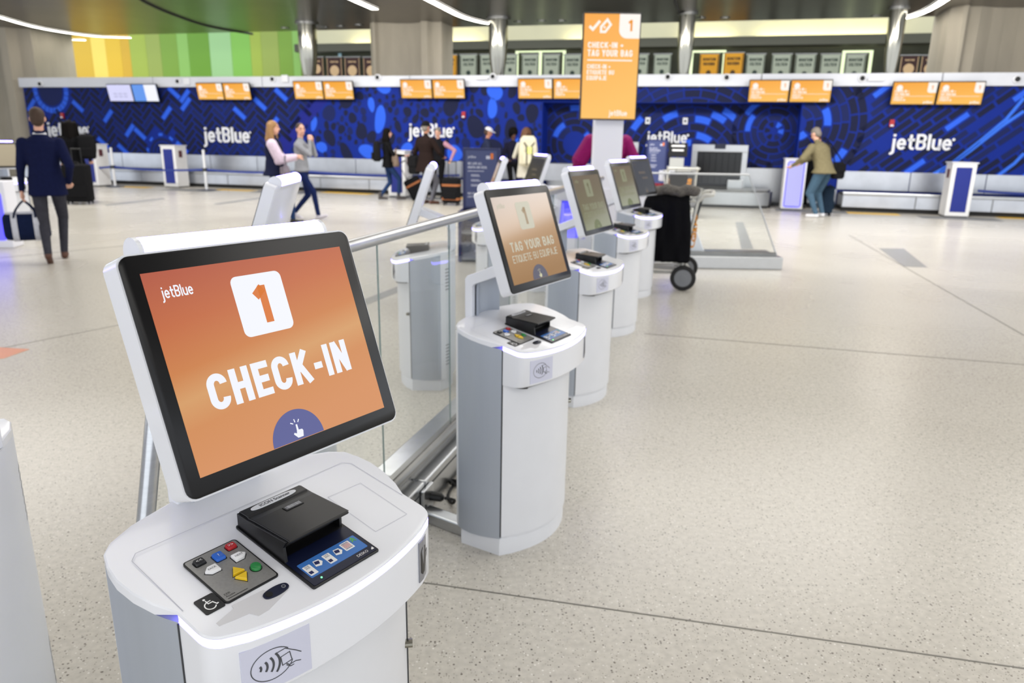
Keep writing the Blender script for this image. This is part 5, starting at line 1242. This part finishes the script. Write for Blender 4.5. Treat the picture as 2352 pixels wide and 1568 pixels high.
# 2 woman with long dark hair
p = floor_at(183, 463); P2 = person('woman in black with long dark hair walking away', (p.x, p.y, 0), math.radians(20), 1.70, [(-.08, .05, 0), (.08, -.08, 0)], [(-.24, .05, .85), (.3, .12, .9)], (BLK, BLK, SKIN, BLKS), coat=(.55, .27, .2), build=1.2, hair='long', long=.42, hairm=HBK, hairv=1.6)
# 3 blonde woman, 4 girl in grey
p = floor_at(640, 512); VEST = fabric('navy_vest', (26, 30, 56)); PINK = fabric('pale_pink_sleeve', (216, 198, 216))
P3 = person('blonde woman in navy vest with pale pink sleeves, walking right', (p.x, p.y, 0), math.radians(-78), 1.70, [(-.08, -.2, 0), (.08, .26, 0)], [(-.2, .34, 1.12, (-.2, -1, -.6)), (.12, .36, 1.16, (.3, -1, -.6))], (VEST, DEN, SKIN, BLKS, PINK), coat=(.1, .2, .165), hair='long', long=.34, hairv=1.3, hairm=HBL, voxel=.012, build=1.34, head_turn=-.2, wide_sleeve=.03, sleeve=True)
p = floor_at(700, 502); GRYS = fabric('grey_sweater', (142, 144, 150))
P4 = person('young woman in grey sweater and jeans touching her chin', (p.x, p.y, 0), math.radians(-95), 1.68, [(-.08, -.22, .03, 0, -.5), (.08, .3, 0, 0, .25)], [(-.06, .2, 1.42, (-.6, -.3, -1)), (.05, .2, 1.43, (.6, -.3, -1))], (GRYS, fabric('dark_jeans', (22, 34, 76)), SKIN, mat('grey_trainer', (190, 186, 196), .6)), hair='bun', hairm=HBR, voxel=.012, head_turn=-.85, coat=(.04, .19, .15))
# 5 woman with backpack
p = floor_at(893, 460); P5 = person('woman in black jacket and jeans with heeled boots, facing right', (p.x, p.y, 0), math.radians(-72), 1.66, [(-.06, -.2, .02), (.07, .24, .02)], [(-.14, .3, 1.08, (-.3, -1, -.6)), (.2, .38, 1.1, (.3, -1, -.6))], (BLK, DEN, SKIN, mat('grey_suede', (70, 66, 66), .8)), coat=(.12, .19, .15), hair='long', long=.24, hairm=HBK, shoe='heel', voxel=.012)
# 6 man in brown coat and hat, 7 staff
p = floor_at(980, 468); P6 = person('man in dark brown coat and black knit hat, back turned', (p.x, p.y, 0), math.radians(-40), 1.80, [(-.1, 0, 0, .2), (.1, .05, 0, -.5)], [(-.3, .05, .86), (.22, .3, 1.02, (.8, -.6, -.4))], (fabric('brown_coat', (34, 24, 22)), fabric('grey_trousers', (92, 92, 100)), SKIN2, BRN), coat=(.24, .22, .18), hair='short', hairm=HGR, hat=('beanie', fabric('black_knit', (20, 20, 22))), voxel=.012, build=1.2)
p = floor_at(1008, 455); P7 = person('staff member in black vest and pink shirt leaning on a suitcase handle', (p.x, p.y, 0), math.radians(165), 1.70, [(-.12, 0, 0), (.1, .1, 0)], [(-.38, .12, .98, (-1, -.3, -.2)), (.2, .2, 1.0)], (fabric('black_vest', (22, 22, 26)), BLK, SKIN, BLKS, fabric('pink_shirt', (176, 132, 148))), hair='short', hairm=HGR, voxel=.012, head_nod=.25, build=1.1, sleeve=True)
# 8 man in white cap, 9 dark haired woman, 10 person with cream pack
p = floor_at(1118, 459); P8 = person('man in white cap behind the dark blue sign', (p.x, p.y, 0), math.radians(-80), 1.72, [(-.1, 0, 0), (.1, .05, 0)], [(-.2, .25, 1.0), (.22, .25, 1.0)], (fabric('slate_jacket', (40, 46, 70)), BLK, SKIN2, BLKS), hair='short', hairm=HBR, hat=('cap', fabric('white_cap', (216, 218, 224))), voxel=.013, head_nod=.3)
p = floor_at(1176, 458); P9 = person('person with full black hair at the counter, seen over the cream pack', (p.x, p.y, 0), math.radians(200), 1.70, [(-.1, 0, 0), (.1, .05, 0)], [(-.2, .25, 1.0), (.22, .25, 1.0)], (fabric('navy_uniform', (26, 26, 44)), BLK, SKIN3, BLKS), hair='afro', hairm=HBK, voxel=.013, head_nod=.3)
p = floor_at(1205, 470); P10 = person('person with brown hair and blue sleeves carrying a cream pack', (p.x, p.y, 0), math.radians(10), 1.72, [(-.1, 0, 0), (.1, .05, 0)], [(-.2, .3, 1.05), (.22, .3, 1.05)], (fabric('cream_jacket', (206, 202, 188)), fabric('navy_trousers', (28, 34, 86)), SKIN2, BLKS, fabric('blue_sleeve', (52, 70, 140))), hair='long', long=.12, hairm=HAU, voxel=.013, coat=(.3, .21, .17))
# 11 magenta jacket
p = floor_at(1386, 537); P11 = person('person in a bright magenta puffer jacket behind the sign pylon', (p.x, p.y, 0), math.radians(15), 1.86, [(-.1, 0, 0), (.1, .05, 0)], [(-.47, .1, .86, (-1, -.2, 0)), (.44, .1, .86, (1, -.2, 0))], (fabric('magenta_jacket', (112, 8, 76), .6), BLK, SKIN2, BLKS), hair='short', hairm=HBK, voxel=.013, coat=(.25, .3, .2), build=1.6, wide_sleeve=.05)
# 12 man in green jacket bending, 13 staff behind podium
p = floor_at(1880, 499); P12 = person('man in olive jacket and jeans bending over the glowing podium', (p.x, p.y, 0), math.radians(34), 1.84, [(-.15, -.03, 0, .3), (.13, .02, 0, -.1)], [(-.42, .42, .98, (-.8, -.3, -.6)), (-.02, .56, 1.0, (.8, -.3, -.6))], (fabric('olive_jacket', (118, 110, 84)), fabric('blue_jeans', (68, 92, 112)), SKIN, mat('white_trainers', (214, 214, 218), .6)), lean=.42, hair='short', hairm=HGR, voxel=.012, build=1.36, coat=(.08, .2, .165), head_nod=.5)
p = floor_at(1859, 477); P13 = person('staff member in black behind the glowing podium', (p.x, p.y, 0), math.radians(150), 1.66, [(-.1, 0, 0), (.1, .05, 0)], [(-.2, .3, 1.1), (.25, .36, 1.14)], (BLK, BLK, SKIN, BLKS), hair='short', hairm=HAU, voxel=.013, head_nod=.2)

# ================================================================== BAGS
def blob_obj(name, parent, fnb, m, voxel=.015, smooth_it=4):
    mb = MB(); fnb(mb); me = remesh_union(name, mb, voxel, smooth_it); me.materials.append(m); o = bpy.data.objects.new(name, me); COL.objects.link(o)
    if parent: o.parent = parent
    return o
def rbox_loft(mb, x0, x1, y0, y1, z0, z1, r):
    mb.loft([[(x, y, z) for x, y in rrect(x0+i, x1-i, y0+i, y1-i, r, 4)] for z, i in ((z0, r*.6), (z0+r*.5, 0), (z1-r*.5, 0), (z1, r*.6))])
# duffel bag held by the man in navy
hp1 = P1.matrix_world @ (Vector((-.27, .08, .70))*.99)
DUF = empty('duffel_bag', place(hp1, math.radians(30)), 'navy and white duffel bag held by the man in the suit', 'bag')
NVB = fabric('navy_canvas', (18, 28, 58)); WHC = fabric('white_canvas', (196, 198, 208))
blob_obj('bag_body', DUF, lambda mb: mb.loft([[(x, y*s, -.28+z*s2) for y, z in rrect(-.13, .13, -.17, .15, .1, 4)] for x, s, s2 in ((-.23, .6, .7), (-.21, .9, .92), (-.1, 1, 1), (.1, 1, 1), (.21, .9, .92), (.23, .6, .7))]), NVB, .012)
for x in (-.115, .1): MB().loft([[(x+d, y*1.03, -.28+z*1.03) for y, z in rrect(-.13, .13, -.17, .15, .1, 4)] for d in (-.03, .03)]).obj('white_band', WHC, DUF, smooth=50)
MB().prism(rrect(-.2, .2, -.07, .07, .05), -.14, -.122).obj('white_top', WHC, DUF)
for y in (-.07, .07): MB().tube(smoothpath([(-.115, y*1.7, -.18), (-.09, y, -.1), (-.02, y*.3, -.01), (.02, y*.3, -.01), (.09, y, -.1), (.1, y*1.7, -.18)], 5), .011, 8).obj('handle', NVB, DUF, smooth=60)
def suitcase(nm, loc, rz, w_, d_, h_, m, lab, tilt=0., stripes=None, hlen=.45, soft=True):
    t = empty(nm, place(loc, rz) @ Matrix.Rotation(tilt, 4, 'X'), lab, 'suitcase')
    b = MB(); rbox_loft(b, -w_/2, w_/2, -d_/2, d_/2, .05, h_, .06); b.obj('shell', m, t, smooth=50)
    for x in (-1, 1):
        for y in (-1, 1): MB().tube([(x*(w_/2-.05)-.012, y*(d_/2-.05), .03), (x*(w_/2-.05)+.012, y*(d_/2-.05), .03)], .028, 12).obj('wheel', RUBBER, t)
    hb = MB()
    if hlen:
        for x in (-.09, .09): hb.tube([(x, d_/2-.06, h_-.02), (x, d_/2-.06, h_+hlen)], .009, 6)
        hb.tube([(-.1, d_/2-.06, h_+hlen), (.1, d_/2-.06, h_+hlen)], .014, 8); hb.obj('pull_handle', BLACKP, t)
    MB().tube(smoothpath([(-.07, -.02, h_-.005), (-.05, -.02, h_+.03), (.05, -.02, h_+.03), (.07, -.02, h_-.005)], 4), .009, 6).obj('carry_handle', BLACKP, t)
    if stripes:
        for z in stripes[1]: 
            s_ = MB(); s_.loft([[(x, y, zz) for x, y in rrect(-w_/2-.004, w_/2+.004, -d_/2-.004, d_/2+.004, .06, 4)] for zz in (z, z+.05)]); s_.obj('leather_band', stripes[0], t, smooth=50)
    MB().box(-w_/2+.05, w_/2-.05, -d_/2-.022, -d_/2+.01, .14, h_*.5).obj('front_pocket', m, t, bevel=.015)
    return t
BLKN = fabric('black_nylon', (22, 22, 24)); TANB = mat('tan_leather', (150, 88, 44), .6)
c = floor_at(1037, 471); suitcase('suitcase', (c.x, c.y, 0), math.radians(-12), .40, .26, .60, BLKN, 'black suitcase with two tan bands standing under the staff hand', stripes=(TANB, (.12, .42)), hlen=.36)
c = floor_at(975, 462); suitcase('suitcase', (c.x-.1, c.y+.3, 0), math.radians(-60), .38, .24, .58, BLKN, 'tilted black suitcase with tan band behind the man in the brown coat', tilt=0., stripes=(TANB, (.40,)), hlen=.42).rotation_euler = (math.radians(0), math.radians(-28), math.radians(0))
c = floor_at(1901, 496); suitcase('suitcase', (c.x, c.y+.12, 0), math.radians(70), .36, .24, .62, fabric('dark_teal_nylon', (28, 42, 58)), 'dark blue suitcase standing beside the bending man', hlen=0)
c = floor_at(186, 468); suitcase('suitcase', (c.x, c.y, 0), math.radians(10), .5, .32, .82, BLKN, 'large black suitcase trailing behind the woman with long dark hair', hlen=.3)
def backpack(loc, rz, lab, m, k=1., strap=BLKN):
    t = empty('backpack', place(loc, rz), lab, 'backpack')
    blob_obj('pack', t, lambda mb: mb.loft([[(x*s, y*s2, z) for x, y in rrect(-.155*k, .155*k, -.09*k, .09*k, .07*k, 4)] for z, s, s2 in ((-.24*k, .8, .7), (-.2*k, 1, 1), (.05*k, 1, .95), (.2*k, .85, .8), (.25*k, .55, .5))]), m, .014)
    MB().box(-.11*k, .11*k, -.125*k, -.08*k, -.2*k, -.02*k).obj('pocket', m, t, bevel=.02)
    for x in (-.1*k, .1*k): MB().tube(smoothpath([(x, .08*k, .18*k), (x*1.15, .16*k, .21*k), (x*1.2, .28*k, .1*k), (x*1.25, .2*k, -.1*k), (x*1.1, .07*k, -.2*k)], 4), .014, 6).obj('strap', strap, t)
    MB().tube(smoothpath([(-.03, .03, .24*k), (-.02, .03, .28*k), (.02, .03, .28*k), (.03, .03, .24*k)], 3), .007, 6).obj('loop', strap, t)
    return t
def on(P, v): return P.matrix_world @ Vector(v)
backpack(on(P5, (0, -.25, 1.13)), math.radians(-72), 'black backpack worn by the woman in jeans and boots', BLKN, .95)
backpack(on(P2, (.3, -.14, 1.16)), math.radians(20), 'black backpack slung on the shoulder of the long haired woman', BLKN, 1.05)
CRM = fabric('cream_canvas', (206, 200, 176))
t = backpack(on(P10, (0, -.27, 1.2)), math.radians(10), 'cream backpack with dark straps worn by the person at the counter', CRM, 1.35)
for a in ((-.12, -.14, .2, .1, -.14, -.1), (.12, -.14, .2, -.1, -.14, -.1), (-.06, -.17, .1, -.06, -.18, -.3), (.06, -.17, .1, .06, -.18, -.3)): MB().tube([a[:3], a[3:]], .012, 6).obj('cross_strap', BLKN, t)
MB().box(-.055, .055, -.178, -.168, -.05, .1).obj('reflective_patch', mat('lime_patch', (214, 220, 130), .6), t)
def shoulderbag(loc, rz, lab, m, w_=.34, h_=.3, top=None):
    t = empty('shoulder_bag', place(loc, rz), lab, 'bag')
    blob_obj('pouch', t, lambda mb: mb.loft([[(x*s, y*s2, z) for x, y in rrect(-w_/2, w_/2, -.07, .07, .06, 4)] for z, s, s2 in ((-h_/2, .8, .8), (-h_/2+.05, 1, 1), (h_/2-.08, .95, .9), (h_/2, .8, .5))]), m, .013)
    MB().box(-w_*.4, w_*.4, -.085, -.05, -h_*.1, h_*.42).obj('flap', m, t, bevel=.015)
    if top: MB().tube(smoothpath([(-w_*.4, 0, h_*.4)]+top+[(w_*.4, 0, h_*.4)], 5), .014, 6).obj('strap', m, t)
shoulderbag(on(P12, (.26, -.14, .95)), math.radians(34), 'black messenger bag hanging at the side of the bending man', BLKN, .36, .34, [(-.15, .1, .4), (-.25, .25, .62), (-.05, .3, .6), (.1, .1, .3)])
shoulderbag(on(P3, (.26, .2, .86)), math.radians(-78), 'grey and white handbag on the arm of the blonde woman', fabric('grey_tote', (120, 112, 122)), .3, .24, [(-.06, 0, .26), (.06, 0, .26)])
shoulderbag(on(P6, (-.34, -.05, .86)), math.radians(-40), 'black bag hanging from the hand of the man in the brown coat', BLKN, .34, .42, [(-.05, 0, .34), (.05, 0, .34)])
shoulderbag(on(P5, (.22, .16, .92)), math.radians(-72), 'taupe handbag hanging from the arm of the woman with the backpack', fabric('taupe', (120, 104, 92)), .22, .26, [(-.04, 0, .26), (.04, 0, .26)])
bj = floor_at(1862, 480)
blob_obj('folded_jacket', None, lambda mb: [capsule(mb, (bj.x-.02, bj.y-.35, .95), .06, (bj.x+.04, bj.y-.38, .55), .13), capsule(mb, (bj.x+.04, bj.y-.38, .6), .12, (bj.x-.02, bj.y-.36, .42), .07)], NVS, .015)
tag(bpy.data.objects['folded_jacket'], 'navy jacket hanging over the right edge of the glowing podium', 'jacket')

# ================================================================== LUGGAGE CARTS
CART = mat('cart_grey_paint', (196, 196, 190), .4, .3)
def cart(loc, rz, lab, letters=True, k=1.):
    t = empty('luggage_cart', place(loc, rz), lab, 'luggage cart', 'luggage carts')
    # local: +y is the front (nose), handle at -y; x lateral
    for x in (-.28, .28):
        MB().tube(smoothpath([(x, -.40, 1.0), (x, -.385, .9), (x, -.28, .28), (x, -.22, .18), (x*.8, .35, .16), (x*.35, .62, .17)], 5), .017, 8).obj('side_tube', CART, t, smooth=60)
        MB().tube(smoothpath([(x, -.34, .13), (x, -.2, .3), (x, -.02, .36), (x, .1, .2)], 5), .013, 8).obj('wheel_brace', CART, t, smooth=60)
    MB().tube(smoothpath([(-.28, -.385, .9), (-.29, -.44, .96), (-.27, -.52, .97), (0, -.53, .97), (.27, -.52, .97), (.29, -.44, .96), (.28, -.385, .9)], 5), .02, 10).obj('handlebar', CART, t, smooth=60)
    MB().tube([(-.28, -.36, .74), (.28, -.36, .74)], .012, 8).obj('crossbar', CART, t)
    for z in (.17,): MB().tube([(-.34, -.3, .13), (.34, -.3, .13)], .013, 8).obj('axle', CART, t)
    for x in (-.34, .34):
        wh = MB().lathe([(.055, -.022), (.118, -.022), (.13, -.012), (.13, .012), (.118, .022), (.055, .022)], 24); wh.xf(Matrix.Rotation(math.radians(90), 4, 'Y')); w_ = wh.obj('wheel', RUBBER, t, smooth=40); w_.location = (x, -.3, .13)
        hb = MB().lathe([(.001, -.027), (.03, -.027), (.035, -.024), (.088, -.024), (.088, .024), (.035, .024), (.03, .027), (.001, .027)], 18); hb.xf(Matrix.Rotation(math.radians(90), 4, 'Y')); hb.obj('wheel_hub', MIDGREY, w_)
    wh = MB().lathe([(.001, -.02), (.06, -.02), (.06, .02), (.001, .02)], 16); wh.xf(Matrix.Rotation(math.radians(90), 4, 'Y')); w_ = wh.obj('nose_wheel', RUBBER, t); w_.location = (0, .6, .06)
    for x in (-.16, 0, .16): MB().tube([(x, -.24, .185), (x*.6, .5, .185)], .01, 6).obj('deck_bar', CART, t)
    MB().tube(smoothpath([(-.28, -.385, .9), (-.28, 0, .9), (-.26, .12, .9), (0, .14, .9), (.26, .12, .9), (.28, 0, .9), (.28, -.385, .9)], 4), .012, 8).obj('basket_rim', CART, t, smooth=60)
    MB().box(-.26, .26, -.38, .12, .84, .85).obj('basket_floor', MIDGREY, t)
    for x in (-.27, .27): MB().tube([(x, -.3, .38), (x, .06, .84)], .011, 6).obj('basket_strut', CART, t)
    # advertising panel on the back
    pn = MB(); pn.add([(-.24, -.43, .9), (.24, -.43, .9), (.24, -.30, .3), (-.24, -.30, .3), (-.24, -.40, .9), (.24, -.40, .9), (.24, -.27, .3), (-.24, -.27, .3)], [(0, 1, 2, 3), (7, 6, 5, 4), (0, 4, 5, 1), (1, 5, 6, 2), (2, 6, 7, 3), (3, 7, 4, 0)])
    pn = pn.obj('back_panel', DARKGREY, t)
    for sd in (-1, 1):
        ls = MB(); font_text(ls, 'Carte', .15, lambda a, b, d: (sd*.2425, -.365+b*.5-.0*a, .6+a), bold=.003, mi=0)
        ls.obj('panel_lettering', mat('orange_lettering', (230, 150, 30), .5), pn)
    ls = MB(); font_text(ls, 'Carte', .15, lambda a, b, d: (.14-b, -.43-.003+(.9-(.6+a))*.2167-.0*b, .6+a), bold=.003); ls.obj('panel_lettering', MATS['orange_lettering'], pn)
    return t
c = floor_at(1574, 655); 
CA = cart((c.x-.30, c.y+.12, 0), math.radians(75), 'grey luggage cart with a black coat over its handle, beside the fifth kiosk')
c = floor_at(1550, 497); CB = cart((c.x, c.y, 0), math.radians(0), 'grey luggage cart holding the dark red suitcase by the recess')
cm = CB.matrix_world
SC2 = suitcase('suitcase', cm @ Vector((-.1, .12, .185)), math.radians(90), .3, .74, .46, mat('dark_red_shell', (112, 14, 28), .4), 'dark red hard suitcase lying on the far luggage cart', hlen=0)
MB().box(-.13, .13, -.09, .09, 0, .2).obj('carton', WHC); cb = bpy.data.objects['carton']; cb.matrix_world = place(cm @ Vector((-.2, .12, .70)), .2); tag(cb, 'small cream bag on top of the dark red suitcase', 'bag')
# black coat with fur trim draped over the near cart
def coatf(mb):
    for i, y in enumerate(np.linspace(-.30, .12, 9)):
        s = .02*math.sin(i*2.1)
        capsule(mb, (-.24, y*.8-.02, .95), .05, (-.33+s, y*.85-.01, .88), .05); capsule(mb, (-.33+s, y*.85-.01, .88), .055, (-.36+s, y, .6), .055); capsule(mb, (-.36+s, y, .6), .055, (-.36-s, y*1.08+.01, .33), .05)
        capsule(mb, (-.24, y*.8-.02, .94), .05, (-.05, y*.75, .93), .05)
CO = empty('winter_coat', CA.matrix_world, 'long black winter coat with grey fur trim draped over the near luggage cart', 'coat')
blob_obj('coat_cloth', CO, coatf, fabric('black_wool', (12, 12, 16)), .016, 5)
blob_obj('fur_trim', CO, lambda mb: [ellip(mb, (-.26+.03*math.sin(i*3), y, 1.0+.015*math.sin(i*2)), .1, .07, .055) for i, y in enumerate(np.linspace(-.34, .12, 8))], mat('grey_fur', (92, 88, 84), .95, noise=.3, nscale=60, bump=.8), .014, 2)
BGP = blob_obj('plastic_bag', None, lambda mb: [ellip(mb, (0, 0, .12), .17, .15, .12), ellip(mb, (.08, .05, .2), .1, .1, .1)], mat('clear_plastic_film', (176, 178, 196), .15, trans=.4), .016, 3)
BGP.matrix_world = place(CA.matrix_world @ Vector((0, .12, .19)), .4); tag(BGP, 'crumpled plastic bag lying on the near luggage cart deck', 'bag')

# ================================================================== BAG SIZER SIGNS
SIGNB = mat('sizer_navy', (24, 34, 88), .4); POST = mat('poster_slate_blue', (62, 72, 118), .4)
def sizer(loc, rz, lab, hh=1.36, base=True):
    t = empty('bag_sizer_sign', place(loc, rz), lab, 'sign', 'bag sizer signs')
    z0 = .62 if base else .5
    MB().box(-.23, .23, 0, .05, z0, hh).obj('frame', SIGNB, t, bevel=.006)
    MB().box(-.19, .19, -.006, .002, z0+.03, hh-.03).obj('poster', POST, t)
    fn = lambda a, b, d=0: (a, -.009, b)
    p = MB(); L = -.165
    put_text(p, 'jetBlue', .03, lambda a, b, d: fn(a+L, b+hh-.12), .14, 1, .06, 'l')
    put_text(p, 'WE LOVE ALL', .03, lambda a, b, d: fn(a+L, b+hh-.2), .2, .9, .1, 'l'); put_text(p, 'SHAPES AND SIZES.', .03, lambda a, b, d: fn(a+L, b+hh-.245), .2, .85, .1, 'l', fit=.24)
    for k, (w_, dz_) in enumerate(((.2, .28), (.14, .325), (.15, .34), (.14, .385), (.16, .40), (.15, .445), (.17, .46))): p.poly([fn(x, hh-dz_+z) for x, z in ((L+(.0 if k == 0 else .04), 0), (L+w_, 0), (L+w_, .008), (L+(.0 if k == 0 else .04), .008))])
    put_text(p, 'NOS ENCANTAN', .026, lambda a, b, d: fn(a+L, b+hh-.56), .2, .9, .1, 'l'); put_text(p, 'LAS FORMAS', .026, lambda a, b, d: fn(a+L, b+hh-.6), .2, .9, .1, 'l')
    p.poly([fn(a, b) for a, b in rrect(.06, .11, hh-.13, hh-.09, .008)])
    p.obj('poster_print', mat('poster_white', (196, 200, 220), .5), t)
    MB().poly([fn(a, b) for a, b in rrect(.115, .15, hh-.13, hh-.06, .008)]).obj('orange_bag_print', mat('poster_orange', (226, 120, 46), .5), t)
    if base:
        for s in (-1, 1): MB().box(s*.23-.02, s*.23+.02, -.32, .1, .0, z0).obj('side_panel', SIGNB, t, bevel=.004)
        MB().box(-.23, .23, .06, .1, 0, z0).obj('back_board', SIGNB, t)
        MB().box(-.21, .21, -.3, .06, .02, .05).obj('tray', MIDGREY, t)
        MB().box(-.21, .21, -.3, -.27, .05, .24).obj('front_board', mat('sizer_grey', (88, 94, 112), .5), t)
        MB().box(-.21, .21, -.3, .06, .34, .37).obj('shelf', MIDGREY, t)
        p = MB(); put_text(p, 'jetBlue', .03, lambda a, b, d: (a, -.303, b+.13), .14, 1, .06, 'c'); p.obj('board_print', MATS['poster_white'], t)
    else:
        for s in (-1, 1): MB().box(s*.18-.02, s*.18+.02, 0, .05, .02, z0).obj('leg', SIGNB, t)
        MB().box(-.25, .25, -.15, .2, 0, .02).obj('foot', SIGNB, t)
    return t
c = floor_at(1092, 603); sizer((c.x+.05, c.y+.35, 0), math.radians(-3), 'dark blue bag sizer stand with poster left of the second kiosk')
c = floor_at(1506, 482); sizer((c.x, c.y+.3, 0), WA, 'slate blue bag poster stand in front of the recess', 1.5, False)
# black notice stand
c = floor_at(1547, 484); t = empty('notice_stand', place((c.x, c.y, 0), WA), 'black notice stand with white lettering beside the slate poster stand', 'sign')
MB().box(-.2, .2, 0, .03, 1.15, 1.44).obj('board', BLACKP, t); MB().tube([(0, .02, 0), (0, .02, 1.2)], .02, 8).obj('pole', DARKGREY, t); MB().lathe([(.18, 0), (.18, .02), (.001, .03)], 16).obj('foot', DARKGREY, t)
MB().box(-.16, .14, -.005, .03, .9, 1.13).obj('leaflet', mat('pale_leaflet', (170, 172, 170), .6), t)
p = MB()
for k, w_ in enumerate((.28, .24)): p.poly([(x, -.004, 1.36-k*.09+z) for x, z in ((-w_/2, 0), (w_/2, 0), (w_/2, .035), (-w_/2, .035))])
p.obj('notice_lines', INKW, t)
# floor mats by the belts
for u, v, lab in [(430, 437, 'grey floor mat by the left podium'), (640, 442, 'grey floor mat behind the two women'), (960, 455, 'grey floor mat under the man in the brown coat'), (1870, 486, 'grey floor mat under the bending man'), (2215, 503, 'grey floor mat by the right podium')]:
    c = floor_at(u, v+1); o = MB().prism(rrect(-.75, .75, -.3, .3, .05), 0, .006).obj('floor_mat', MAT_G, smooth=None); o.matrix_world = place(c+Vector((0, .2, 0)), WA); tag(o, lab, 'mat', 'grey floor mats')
for o in list(bpy.data.objects):
    if '_k' in o: del o['_k']
bpy.context.view_layer.update()
